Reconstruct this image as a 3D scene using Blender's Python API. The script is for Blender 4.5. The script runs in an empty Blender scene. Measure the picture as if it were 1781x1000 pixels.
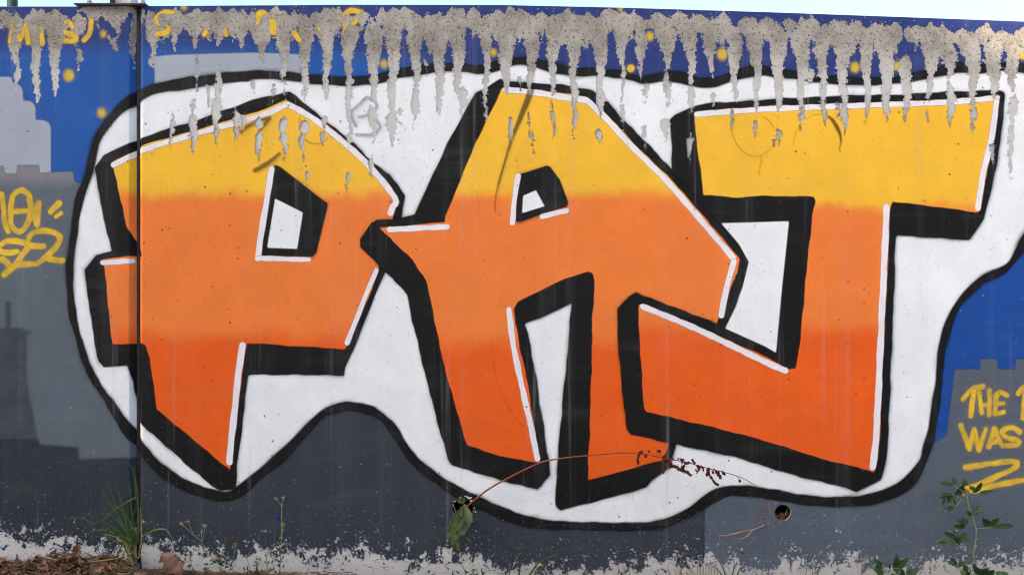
import bpy, math, random
import numpy as np
from mathutils import Vector, geometry as mgeo

random.seed(7)
rng = np.random.default_rng(11)
scene = bpy.context.scene
COL = scene.collection

# ------------------------------------------------------------------ camera, sky, sun, exposure
S = 0.002                      # metres per photo unit on the wall plane
CX, GY = 890.5, 990.0          # photo column of x = 0, photo row of z = 0
CAMD = 3.96
CAMZ = (GY - 500.0) * S
cam_d = bpy.data.cameras.new('camera')
cam = bpy.data.objects.new('camera', cam_d); COL.objects.link(cam)
cam.location = (0, -CAMD, CAMZ); cam.rotation_euler = (math.radians(90), 0, 0)
cam_d.sensor_width = 36.0
cam_d.lens = 36.0 * CAMD / (1781 * S)
cam_d.clip_start = 0.05; cam_d.clip_end = 5000
scene.camera = cam

SUN = Vector((-0.62, -0.50, 0.45)).normalized()
elev = math.asin(SUN.z); azim = math.atan2(SUN.x, SUN.y)
world = bpy.data.worlds.new('World'); scene.world = world; world.use_nodes = True
wn = world.node_tree; wn.nodes.clear()
sky = wn.nodes.new('ShaderNodeTexSky'); sky.sky_type = 'NISHITA'; sky.sun_disc = False
sky.sun_elevation = elev; sky.sun_rotation = azim
sky.air_density = 1.0; sky.dust_density = 4.1; sky.ozone_density = 0.6
bg = wn.nodes.new('ShaderNodeBackground'); bg.inputs[1].default_value = 0.15
wo = wn.nodes.new('ShaderNodeOutputWorld')
wn.links.new(sky.outputs[0], bg.inputs[0]); wn.links.new(bg.outputs[0], wo.inputs[0])

sl = bpy.data.lights.new('sun', 'SUN'); sl.energy = 3.0; sl.angle = math.radians(0.5); sl.color = (1.0, 0.80, 0.58)
so = bpy.data.objects.new('sun', sl); COL.objects.link(so)
so.rotation_euler = SUN.to_track_quat('Z', 'Y').to_euler(); so.location = (-8, -6, 9)

vs = scene.view_settings
vs.view_transform = 'Standard'; vs.look = 'None'; vs.gamma = 1.0; vs.use_curve_mapping = False
vs.exposure = 1.43
scene.cycles.transparent_max_bounces = 24
scene.cycles.max_bounces = 6
scene.cycles.filter_width = 1.0

# ------------------------------------------------------------------ helpers: objects
def tag(o, label=None, cat=None, group=None, kind=None):
    if label: o['label'] = label
    if cat: o['category'] = cat
    if group: o['group'] = group
    if kind: o['kind'] = kind
    return o

def empty(name, loc, label=None, cat=None, group=None):
    o = bpy.data.objects.new(name, None); COL.objects.link(o); o.location = loc
    o.empty_display_size = 0.05
    return tag(o, label, cat, group)

def link_mesh(name, verts, faces, mat, parent=None, smooth=False, origin=None):
    """verts in world coordinates; stored relative to origin (the thing's base)."""
    if origin is not None:
        ox, oy, oz = origin
        verts = [(v[0]-ox, v[1]-oy, v[2]-oz) for v in verts]
    me = bpy.data.meshes.new(name); me.from_pydata(verts, [], faces)
    if smooth: me.polygons.foreach_set('use_smooth', [True]*len(me.polygons))
    me.update()
    if mat: me.materials.append(mat)
    o = bpy.data.objects.new(name, me); COL.objects.link(o)
    if parent: o.parent = parent
    elif origin is not None: o.location = origin
    return o

def W(px, py, d=0.0):
    """point seen at photo position (px,py), standing d metres in front of the wall face"""
    X, Z = (px-CX)*S, (GY-py)*S
    k = (CAMD-d)/CAMD
    return Vector((X*k, -d, CAMZ+(Z-CAMZ)*k))

class Geo:
    def __init__(s): s.v = []; s.f = []
    def add(s, v, f):
        b = len(s.v); s.v += [tuple(p) for p in v]; s.f += [tuple(i+b for i in q) for q in f]
    def box(s, x0, x1, y0, y1, z0, z1):
        v = [(x, y, z) for x in (x0, x1) for y in (y0, y1) for z in (z0, z1)]
        s.add(v, [(0,1,3,2),(4,6,7,5),(0,4,5,1),(2,3,7,6),(0,2,6,4),(1,5,7,3)])
    def tube(s, pts, r0, r1=None, n=6, cap=True):
        pts = [Vector(p) for p in pts]
        if r1 is None: r1 = r0
        v = []; f = []; m = len(pts); ref = None
        for i, p in enumerate(pts):
            t = (pts[min(i+1, m-1)]-pts[max(i-1, 0)]).normalized()
            if ref is None: ref = Vector((0, 1, 0)) if abs(t.y) < .9 else Vector((1, 0, 0))
            a = t.cross(ref)
            if a.length < 1e-6: a = t.orthogonal()
            a.normalize(); b = t.cross(a); ref = -b if False else a.cross(t)
            r = r0+(r1-r0)*i/max(1, m-1)
            for k in range(n):
                an = 2*math.pi*k/n
                v.append(p+a*(r*math.cos(an))+b*(r*math.sin(an)))
        for i in range(m-1):
            for k in range(n):
                f.append((i*n+k, i*n+(k+1) % n, (i+1)*n+(k+1) % n, (i+1)*n+k))
        if cap: f.append(tuple(range(n))[::-1]); f.append(tuple(range((m-1)*n, m*n)))
        s.add(v, f)
    def ball(s, c, r, sx=1, sy=1, sz=1):
        t = (1+5**.5)/2
        vs_ = [(-1,t,0),(1,t,0),(-1,-t,0),(1,-t,0),(0,-1,t),(0,1,t),(0,-1,-t),(0,1,-t),(t,0,-1),(t,0,1),(-t,0,-1),(-t,0,1)]
        fs = [(0,11,5),(0,5,1),(0,1,7),(0,7,10),(0,10,11),(1,5,9),(5,11,4),(11,10,2),(10,7,6),(7,1,8),(3,9,4),(3,4,2),(3,2,6),(3,6,8),(3,8,9),(4,9,5),(2,4,11),(6,2,10),(8,6,7),(9,8,1)]
        l = (1+t*t)**.5
        s.add([(c[0]+r*sx*a/l, c[1]+r*sy*b/l, c[2]+r*sz*q/l) for a, b, q in vs_], fs)
    def leaf(s, base, tip, w, normal=(0, -1, 0.25), bend=0.1, fold=0.25, n=6, shape='oval', twist=0.0):
        base, tip = Vector(base), Vector(tip); ax = tip-base; L = ax.length
        if L < 1e-6: return
        t = ax/L; nn = Vector(normal); nn = (nn-t*nn.dot(t))
        if nn.length < 1e-4: nn = t.orthogonal()
        nn.normalize(); sd = t.cross(nn)
        v = []; f = []
        for i in range(n+1):
            u = i/n
            if shape == 'oval': ww = math.sin(math.pi*u**0.85)**0.75
            elif shape == 'blade': ww = (1-u)**0.6*min(1, .6+u*3)
            else: ww = math.sin(math.pi*min(1, u**0.6*.93+.07))**.9      # broad end
            ww = max(ww, .02)*w/2
            an = twist*u; s2 = sd*math.cos(an)+nn*math.sin(an); n2 = nn*math.cos(an)-sd*math.sin(an)
            c = base+ax*u+nn*(bend*L*math.sin(math.pi*u))
            v += [c-s2*ww+n2*(fold*ww), c, c+s2*ww+n2*(fold*ww)]
        for i in range(n):
            a = i*3
            f += [(a, a+1, a+4, a+3), (a+1, a+2, a+5, a+4)]
        s.add(v, f)
    def build(s, name, mat, parent=None, origin=None, smooth=True):
        return link_mesh(name, s.v, s.f, mat, parent, smooth, origin)

# ------------------------------------------------------------------ helpers: nodes
def lin(r, g, b):
    def c(x):
        x /= 255.0
        return x/12.92 if x <= .04045 else ((x+.055)/1.055)**2.4
    return (c(r), c(g), c(b), 1.0)

class NT:
    def __init__(s, tree): s.t = tree
    def node(s, typ, **kw):
        n = s.t.nodes.new(typ)
        for k, v in kw.items(): setattr(n, k, v)
        return n
    def set(s, sock, v):
        if isinstance(v, bpy.types.NodeSocket): s.t.links.new(v, sock)
        elif v is not None: sock.default_value = v
    def m(s, op, a, b=None, c=None, clamp=False):
        n = s.node('ShaderNodeMath', operation=op, use_clamp=clamp)
        s.set(n.inputs[0], a)
        if b is not None: s.set(n.inputs[1], b)
        if c is not None: s.set(n.inputs[2], c)
        return n.outputs[0]
    def noise(s, vec, scale, detail=4, rough=.6, col=False):
        n = s.node('ShaderNodeTexNoise'); s.set(n.inputs['Vector'], vec)
        n.inputs['Scale'].default_value = scale; n.inputs['Detail'].default_value = detail
        n.inputs['Roughness'].default_value = rough
        return n.outputs['Color'] if col else n.outputs[0]
    def voro(s, vec, scale):
        n = s.node('ShaderNodeTexVoronoi'); s.set(n.inputs['Vector'], vec); n.inputs['Scale'].default_value = scale
        return n.outputs['Distance'], n.outputs['Color']
    def mix(s, f, a, b, blend='MIX'):
        n = s.node('ShaderNodeMix', data_type='RGBA', blend_type=blend)
        s.set(n.inputs[0], f); s.set(n.inputs[6], a); s.set(n.inputs[7], b)
        return n.outputs[2]
    def step(s, v, lo, hi):
        n = s.node('ShaderNodeMapRange', interpolation_type='SMOOTHSTEP')
        s.set(n.inputs[0], v); s.set(n.inputs[1], lo); s.set(n.inputs[2], hi)
        n.inputs[3].default_value = 0.0; n.inputs[4].default_value = 1.0
        return n.outputs[0]
    def sep(s, v):
        n = s.node('ShaderNodeSeparateXYZ'); s.set(n.inputs[0], v); return n.outputs
    def sepc(s, v):
        n = s.node('ShaderNodeSeparateColor'); s.set(n.inputs[0], v); return n.outputs
    def scalev(s, v, sc):
        n = s.node('ShaderNodeVectorMath', operation='MULTIPLY'); s.set(n.inputs[0], v); n.inputs[1].default_value = sc
        return n.outputs[0]
    def addv(s, a, b):
        n = s.node('ShaderNodeVectorMath', operation='ADD'); s.set(n.inputs[0], a); s.set(n.inputs[1], b)
        return n.outputs[0]
    def attr(s, name):
        n = s.node('ShaderNodeAttribute', attribute_name=name); return n.outputs['Fac']
    def pos(s): return s.node('ShaderNodeNewGeometry').outputs['Position']

# one shared coat of weathered spray paint
S_, GY_ = S, GY
def make_coat_group():
    g = bpy.data.node_groups.new('paint_coat', 'ShaderNodeTree')
    for nm, tp, dv in (('Color', 'NodeSocketColor', None), ('Opacity', 'NodeSocketFloat', 1.0), ('Feather', 'NodeSocketFloat', 1.5), ('Edge Noise', 'NodeSocketFloat', 2.0), ('Overspray', 'NodeSocketFloat', 0.0)):
        sk = g.interface.new_socket(nm, in_out='INPUT', socket_type=tp)
        if dv is not None: sk.default_value = dv
    g.interface.new_socket('Shader', in_out='OUTPUT', socket_type='NodeSocketShader')
    t = NT(g); gi = t.node('NodeGroupInput'); go = t.node('NodeGroupOutput')
    col, opa, fea, edn = gi.outputs[0], gi.outputs[1], gi.outputs[2], gi.outputs[3]
    P = t.scalev(t.pos(), (1, 0, 1))
    n1 = t.noise(P, 48, 6, .68); n2 = t.noise(P, 300, 3, .6); n3 = t.noise(P, 24, 9, .70); n4 = t.noise(P, 115, 4, .65)
    peel = t.m('ADD', t.attr('peel'), t.m('ADD', t.m('MULTIPLY_ADD', n1, 22.0, -11.0), t.m('MULTIPLY_ADD', n4, 12.0, -6.0)))
    base = t.attr('base')
    basev = t.m('ADD', base, t.m('ADD', t.m('MULTIPLY_ADD', n3, 230.0, -115.0), t.m('MULTIPLY_ADD', n4, 140.0, -70.0)))
    n5 = t.noise(P, 34, 6, .66); n6 = t.noise(t.addv(P, (3.1, 0, 1.7)), 44, 6, .66)
    basev = t.m('ADD', basev, t.m('MULTIPLY', t.m('MAXIMUM', t.m('SUBTRACT', n5, .57), 0.0), 720.0))
    basev = t.m('SUBTRACT', basev, t.m('MULTIPLY', t.m('MAXIMUM', t.m('SUBTRACT', n6, .56), 0.0), 620.0))
    pz = t.sep(P); row = t.m('MULTIPLY_ADD', pz[2], -1/S_, GY_)
    topd = t.m('SUBTRACT', 1.0, t.step(row, 25.0, 110.0))
    jit = t.addv(P, t.scalev(t.noise(P, 210, 3, .6, True), (.016, .016, .016)))
    def dots(scale, dens, rmax):
        dd, cc = t.voro(jit, scale); c = t.sepc(cc)
        rad = t.m('MULTIPLY', t.m('POWER', c[0], 2.5), rmax)
        on = t.m('LESS_THAN', c[1], dens)
        return t.m('MULTIPLY', on, t.m('LESS_THAN', dd, t.m('ADD', rad, .05)))
    dens = t.m('MULTIPLY_ADD', t.m('POWER', t.step(base, -170.0, 5.0), 1.5), .40, .012)
    chipA = dots(62, dens, .26)
    chipB = dots(190, t.m('MULTIPLY_ADD', t.m('POWER', t.step(base, -300.0, 0.0), 1.6), .40, .012), .42)
    chipC = dots(140, t.m('MULTIPLY', topd, t.m('MULTIPLY', t.step(n5, .42, .62), .5)), .34)
    chip = t.m('MAXIMUM', t.m('MAXIMUM', chipA, chipB), chipC)
    bare = t.m('MAXIMUM', t.m('MAXIMUM', t.step(peel, -.4, .4), t.step(basev, -1.0, 1.0)), chip)
    edge = t.step(t.m('ADD', t.attr('d'), t.m('MULTIPLY', t.m('SUBTRACT', n2, .5), edn)), t.m('MULTIPLY', fea, -1.0), fea)
    over = t.m('POWER', t.step(t.m('ADD', t.attr('d'), t.m('MULTIPLY_ADD', n2, 6.0, -3.0)), -9.0, 1.0), 2.0)
    over = t.m('MULTIPLY', over, t.m('MULTIPLY', gi.outputs[4], t.step(t.noise(P, 7, 3, .6), .35, .7)))
    edge = t.m('MAXIMUM', edge, over)
    alpha = t.m('MULTIPLY', t.m('MULTIPLY', edge, opa), t.m('SUBTRACT', 1.0, bare))
    # pores
    pd, pc = t.voro(jit, 34); c = t.sepc(pc)
    pore = t.m('MULTIPLY', t.m('LESS_THAN', c[1], .30), t.m('LESS_THAN', pd, t.m('MULTIPLY_ADD', t.m('POWER', c[0], 3.0), .10, .036)))
    pd2, pc2 = t.voro(P, 95); c2 = t.sepc(pc2)
    pore2 = t.m('MULTIPLY', t.m('LESS_THAN', c2[1], .24), t.m('LESS_THAN', pd2, t.m('MULTIPLY_ADD', c2[0], .09, .06)))
    porea = t.m('MAXIMUM', pore, pore2)
    # hand laid paint: mottling, spray passes, rain streaks
    mot = t.noise(P, 5.5, 5, .62)
    ban = t.noise(t.scalev(P, (2.5, 2.5, 16)), 1.0, 4, .6)
    col1 = t.mix(t.step(mot, .36, .72), t.mix(1.0, col, (.90, .90, .905, 1), 'MULTIPLY'), col)
    col1 = t.mix(t.m('MULTIPLY', t.step(ban, .5, .75), .03), col1, (.55, .53, .50, 1))
    st = t.noise(t.scalev(P, (42, 42, .9)), 1.0, 4, .65)
    st2 = t.noise(t.scalev(P, (16, 16, .5)), 1.0, 2, .5)
    stm = t.m('MULTIPLY_ADD', t.m('MULTIPLY', t.step(st, .54, .74), t.step(st2, .42, .60)), .20, t.m('MULTIPLY', t.step(st2, .5, .7), .025))
    col2 = t.mix(stm, col1, (.36, .37, .39, 1))
    gr = t.noise(P, 700, 2, .5)
    col2 = t.mix(t.m('MULTIPLY_ADD', gr, .22, -.04), col2, t.mix(1.0, col2, (.70, .70, .70, 1), 'MULTIPLY'))
    col3 = t.mix(t.m('MULTIPLY', porea, .85), col2, (.035, .028, .022, 1))
    h = t.m('ADD', t.m('MULTIPLY', t.noise(P, 26, 7, .62), 1.0), t.m('MULTIPLY', porea, -.5))
    h = t.m('ADD', h, t.m('MULTIPLY', n2, .30))
    bp = t.node('ShaderNodeBump'); bp.inputs['Strength'].default_value = .42; bp.inputs['Distance'].default_value = .005
    t.set(bp.inputs['Height'], h)
    b = t.node('ShaderNodeBsdfPrincipled'); t.set(b.inputs['Base Color'], col3); t.set(b.inputs['Alpha'], alpha)
    b.inputs['Roughness'].default_value = .58; b.inputs['Specular IOR Level'].default_value = .2
    t.set(b.inputs['Normal'], bp.outputs[0])
    t.set(go.inputs[0], b.outputs[0])
    return g
COAT = make_coat_group()

def new_mat(name):
    m = bpy.data.materials.new(name); m.use_nodes = True; m.node_tree.nodes.clear()
    t = NT(m.node_tree); out = t.node('ShaderNodeOutputMaterial')
    return m, t, out

def coat(name, color=None, opacity=1.0, feather=1.5, edge=2.0, fn=None, over=0.0, patchy=0.0):
    m, t, out = new_mat(name)
    g = t.node('ShaderNodeGroup'); g.node_tree = COAT
    c = fn(t) if fn else color
    t.set(g.inputs[0], c); t.set(g.inputs[1], opacity); t.set(g.inputs[2], feather); t.set(g.inputs[3], edge); t.set(g.inputs[4], over)
    if patchy: t.set(g.inputs[1], t.m('MULTIPLY_ADD', t.step(t.noise(t.scalev(t.pos(), (1, 0, 1)), 13, 4, .6), .35, .65), -patchy, opacity))
    t.set(out.inputs[0], g.outputs[0])
    return m

def wall_xy(t):
    s = t.sep(t.pos())
    return t.m('MULTIPLY_ADD', s[0], 1/S, CX), t.m('MULTIPLY_ADD', s[2], -1/S, GY)

def simple(name, c1, c2, scale=20, rough=.7, spec=.3, bump=0.0, rnd=0.0, detail=5, transl=0.0, metal=0.0):
    m, t, out = new_mat(name)
    P = t.pos(); n = t.noise(P, scale, detail, .62)
    f = t.step(n, .3, .7)
    if rnd:
        oi = t.node('ShaderNodeObjectInfo'); f = t.m('ADD', t.m('MULTIPLY', f, 1-rnd), t.m('MULTIPLY', oi.outputs['Random'], rnd))
    col = t.mix(f, c1, c2)
    b = t.node('ShaderNodeBsdfPrincipled'); t.set(b.inputs['Base Color'], col)
    b.inputs['Roughness'].default_value = rough; b.inputs['Specular IOR Level'].default_value = spec
    b.inputs['Metallic'].default_value = metal
    if bump:
        bp = t.node('ShaderNodeBump'); bp.inputs['Strength'].default_value = bump; bp.inputs['Distance'].default_value = .004
        t.set(bp.inputs['Height'], t.noise(P, scale*3, 5, .65)); t.set(b.inputs['Normal'], bp.outputs[0])
    sh = b.outputs[0]
    if transl:
        tr = t.node('ShaderNodeBsdfTranslucent'); t.set(tr.inputs[0], col)
        ms = t.node('ShaderNodeMixShader'); ms.inputs[0].default_value = transl
        t.set(ms.inputs[1], sh); t.set(ms.inputs[2], tr.outputs[0]); sh = ms.outputs[0]
    t.set(out.inputs[0], sh)
    return m

# ------------------------------------------------------------------ materials
def concrete_mat():
    m, t, out = new_mat('raw_concrete')
    P = t.pos(); px, py = wall_xy(t)
    n1 = t.noise(P, 9, 7, .65); n2 = t.noise(P, 90, 6, .72); n3 = t.noise(P, 260, 3, .6)
    worn = t.m('SUBTRACT', 1.0, t.step(t.m('ADD', py, t.m('MULTIPLY_ADD', n1, 90, -45)), 70.0, 175.0))
    smooth = t.mix(n1, lin(184, 183, 180), lin(206, 205, 202))
    wornc = t.mix(t.step(n1, .35, .65), lin(138, 132, 124), lin(178, 173, 165))
    c = t.mix(worn, smooth, wornc)
    agg = t.m('MULTIPLY', t.step(n2, .50, .66), t.m('MULTIPLY_ADD', worn, .9, .10))
    c = t.mix(agg, c, lin(88, 80, 72))
    agl = t.m('MULTIPLY', t.step(n3, .54, .68), t.m('MULTIPLY_ADD', worn, .7, .10))
    c = t.mix(agl, c, lin(204, 200, 193))
    d, cc = t.voro(P, 75); s = t.sepc(cc)
    pit = t.m('MULTIPLY', t.m('LESS_THAN', s[1], .14), t.m('LESS_THAN', d, t.m('MULTIPLY_ADD', s[0], .16, .05)))
    c = t.mix(t.m('MULTIPLY', pit, .8), c, lin(50, 44, 40))
    # splashed soil just above the ground
    low = t.m('MULTIPLY', t.step(t.m('ADD', py, t.m('MULTIPLY_ADD', n2, 50, -25)), 955.0, 1000.0), .30)
    c = t.mix(low, c, lin(120, 112, 104))
    b = t.node('ShaderNodeBsdfPrincipled'); t.set(b.inputs['Base Color'], c)
    b.inputs['Roughness'].default_value = .85; b.inputs['Specular IOR Level'].default_value = .2
    bp = t.node('ShaderNodeBump'); bp.inputs['Distance'].default_value = .006
    t.set(bp.inputs['Strength'], t.m('MULTIPLY_ADD', worn, .6, .2))
    t.set(bp.inputs['Height'], t.m('ADD', t.m('ADD', n2, t.m('MULTIPLY', n3, .5)), t.m('MULTIPLY', pit, -.8)))
    t.set(b.inputs['Normal'], bp.outputs[0]); t.set(out.inputs[0], b.outputs[0])
    return m
M_CONC = concrete_mat()

def sky_col(t):
    px, py = wall_xy(t)
    n = t.noise(t.pos(), 4, 4, .6)
    sh = t.m('ADD', py, t.m('MULTIPLY_ADD', n, 40, -20))
    sh = t.m('SUBTRACT', sh, t.m('MULTIPLY', t.step(px, 500.0, 900.0), 45.0))
    sh = t.m('SUBTRACT', sh, t.m('MULTIPLY', t.step(px, 1000.0, 1250.0), 40.0))
    c = t.mix(t.step(sh, 62.0, 108.0), lin(40, 58, 120), lin(28, 86, 164))
    return t.mix(t.step(py, 250.0, 520.0), c, lin(20, 72, 152))
M_SKYP = coat('blue_spray_paint', fn=sky_col, feather=1.0)
M_PALE = coat('pale_grey_paint', lin(164, 172, 186), feather=2.0)
def castle_col(t):
    px, py = wall_xy(t)
    n = t.noise(t.pos(), 3, 4, .6)
    q = t.m('ADD', py, t.m('MULTIPLY_ADD', n, 50, -25))
    return t.mix(t.step(q, 300.0, 335.0), lin(128, 126, 132), lin(91, 102, 113))
M_CASTLE = coat('mid_grey_paint', fn=castle_col, feather=1.8)
M_CASTLE2 = coat('slate_grey_paint', lin(86, 96, 109), feather=1.8)
M_DARK = coat('dark_slate_paint', lin(54, 59, 69), feather=3.0)
M_FAINT = coat('faint_slate_paint', lin(60, 66, 76), opacity=.52, feather=4.0, patchy=.15)
M_DARKL = coat('thin_slate_paint', lin(50, 56, 66), opacity=.92, feather=4.0, patchy=.12)
M_WHITE = coat('white_spray_paint', lin(236, 239, 243), feather=1.5)
M_HALO = coat('black_spray_band', lin(13, 13, 14), feather=2.6, over=.45)
M_BLACK = coat('black_spray_paint', lin(11, 11, 12), feather=1.8, over=.35)
def letter_col(b1, b2, tilt=0.0):
    def fn(t):
        px, py = wall_xy(t)
        n = t.noise(t.pos(), 5, 3, .55)
        n2 = t.noise(t.scalev(t.pos(), (22, 1, 9)), 1.0, 3, .6)
        q = t.m('ADD', py, t.m('ADD', t.m('MULTIPLY_ADD', n, 46, -23), t.m('MULTIPLY_ADD', n2, 16, -8)))
        c = t.mix(t.step(q, b1-16.0, b1+16.0), lin(243, 188, 52), lin(238, 126, 55))
        return t.mix(t.step(q, b2-24.0, b2+24.0), c, lin(232, 94, 22))
    return fn
M_FILL = {'P': coat('orange_fade_p', fn=letter_col(335, 582), feather=1.5),
          'A': coat('orange_fade_a', fn=letter_col(338, 596), feather=1.5),
          'T': coat('orange_fade_t', fn=letter_col(358, 572), feather=1.5)}
M_HIGH = coat('lilac_white_paint', lin(234, 230, 234), feather=1.2, edge=1.5)
M_YEL = coat('yellow_spray_paint', lin(236, 194, 60), opacity=.98, feather=2.2, over=.25, patchy=.32)
M_YELSOFT = coat('yellow_mist_paint', lin(222, 192, 66), opacity=.85, feather=5.0)
M_MARK = coat('marker_ink', lin(52, 42, 34), opacity=.62, feather=1.4, edge=7.0)
M_MARKG = coat('faded_marker_ink', lin(92, 92, 98), opacity=.5, feather=2.2, edge=8.0)
M_LINE = coat('thin_pencil_line', lin(140, 100, 40), opacity=.30, feather=.9, edge=2.5)

M_DARKM = simple('dark_joint_foam', (.022, .022, .023, 1), (.055, .055, .057, 1), 60, .9, .1, .3)
M_HOLE = simple('hole_lining', (.012, .010, .008, 1), (.05, .036, .026, 1), 80, .95, .1, .4)
M_PLATE = simple('painted_steel_plate', lin(58, 48, 46), lin(92, 80, 76), 60, .6, .4, .2)
M_ZINC = simple('galvanised_steel', lin(140, 142, 146), lin(180, 182, 186), 60, .45, .5, .1, metal=.6)
M_POSTW = simple('white_post_paint', lin(196, 196, 198), lin(216, 216, 218), 40, .5, .4)
M_POSTG = simple('green_post_paint', lin(22, 64, 50), lin(32, 78, 62), 40, .5, .4)
M_GRASS = simple('grass_green', lin(56, 84, 40), lin(94, 122, 64), 30, .6, .3, rnd=.4, transl=.25)
M_DRYGR = simple('dry_grass', lin(150, 124, 86), lin(196, 172, 128), 60, .75, .2, rnd=.5, transl=.2)
M_WEED = simple('weed_green', lin(38, 62, 30), lin(62, 88, 42), 60, .5, .35, rnd=.4, transl=.18)
M_STEM = simple('weed_stem', lin(96, 118, 74), lin(126, 142, 98), 40, .6, .3)
M_GREY = simple('grey_green_stem', lin(104, 114, 88), lin(138, 144, 112), 60, .7, .2)
M_DOCK = simple('dock_leaf_green', lin(40, 56, 26), lin(98, 104, 58), 28, .5, .4, .2, rnd=.6, transl=.15)
M_DOCKS = simple('dock_stem_red', lin(116, 54, 38), lin(150, 82, 58), 50, .55, .3)
M_SEED = simple('dock_seed_brown', lin(66, 26, 20), lin(96, 42, 30), 120, .7, .2)
M_TWIG = simple('twig_brown', lin(150, 104, 80), lin(188, 148, 120), 60, .75, .2, .2)
M_BRN = simple('flower_head_brown', lin(120, 76, 34), lin(160, 106, 50), 90, .8, .2)
M_BLUE = simple('petal_blue', lin(52, 44, 170), lin(84, 76, 206), 90, .6, .2, transl=.2)
M_YPET = simple('petal_yellow', lin(226, 168, 30), lin(240, 190, 60), 90, .6, .2, transl=.2)
M_DEAD = simple('dead_leaf_brown', lin(70, 50, 40), lin(158, 120, 98), 26, .8, .2, .4, rnd=.55, transl=.12)
M_LIT = simple('litter_brown', lin(58, 42, 32), lin(150, 112, 82), 70, .9, .1, .4)
M_SOIL = simple('soil', lin(70, 58, 48), lin(116, 100, 84), 40, .95, .1, .8, detail=8)

# ------------------------------------------------------------------ shapes in photo units
def catmull(pts, n=8, closed=False):
    P = [np.array(p, float) for p in pts]; m = len(P); out = []
    rngi = range(m) if closed else range(m-1)
    for i in rngi:
        if closed: a, b, c, d = P[(i-1) % m], P[i], P[(i+1) % m], P[(i+2) % m]
        else: a, b, c, d = P[max(i-1, 0)], P[i], P[i+1], P[min(i+2, m-1)]
        for k in range(n):
            t = k/n
            out.append(.5*((2*b)+(-a+c)*t+(2*a-5*b+4*c-d)*t*t+(-a+3*b-3*c+d)*t**3))
    if not closed: out.append(P[-1])
    return [tuple(p) for p in out]

def poly_sdf(pts, X, Y):
    p = np.array(pts, float); q = np.roll(p, -1, 0)
    d2 = np.full(X.shape, 1e12); ins = np.zeros(X.shape, bool)
    for (ax, ay), (bx, by) in zip(p, q):
        ex, ey = bx-ax, by-ay; L = ex*ex+ey*ey
        if L < 1e-9: continue
        wx, wy = X-ax, Y-ay
        t = np.clip((wx*ex+wy*ey)/L, 0, 1)
        d2 = np.minimum(d2, (wx-t*ex)**2+(wy-t*ey)**2)
        if ey != 0:
            cond = ((ay <= Y) & (by > Y)) | ((by <= Y) & (ay > Y))
            xi = ax+(Y-ay)*ex/ey
            ins ^= cond & (X < xi)
    d = np.sqrt(d2)
    return np.where(ins, d, -d)

def stroke_sdf(pts, hw, X, Y):
    if not hasattr(hw, '__len__'): hw = [hw]*len(pts)
    r = np.full(X.shape, -1e6)
    for i in range(len(pts)-1):
        (ax, ay), (bx, by) = pts[i], pts[i+1]
        ex, ey = bx-ax, by-ay; L = max(ex*ex+ey*ey, 1e-9)
        t = np.clip(((X-ax)*ex+(Y-ay)*ey)/L, 0, 1)
        h = hw[i]+(hw[i+1]-hw[i])*t
        r = np.maximum(r, h-np.sqrt((X-ax-t*ex)**2+(Y-ay-t*ey)**2))
    return r

def wob(X, Y): return .62*(np.sin(X*.11+Y*.07)+.7*np.sin(X*.043-Y*.09+1.3)+.55*np.sin(X*.23+Y*.19+.4))
TOPX = [-300, 0, 130, 236, 245, 600, 880, 1100, 1330, 1560, 1781, 2150]
TOPY = [13, 12, 12, 11.5, 11.3, 9, 9.6, 14.5, 21.7, 30, 38, 50]
def topy(x): return np.interp(x, TOPX, TOPY)

LEFT, RIGHT = (-260.0, 236.0), (243.0, 2120.0)
def depth_units(x):
    x = np.asarray(x, float)
    return np.where(x <= 239.5, np.clip((x-225.0), 0, 11), np.clip((247.0-x)*1.2, 0, 5))

HOLES = [(1361.5, 891, 14.5), (805, 884, 18.5), (107, 909, 3.2), (1292, 961, 3.2), (1383, 264, 2.4), (1330, 903, 2.6)]

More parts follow.
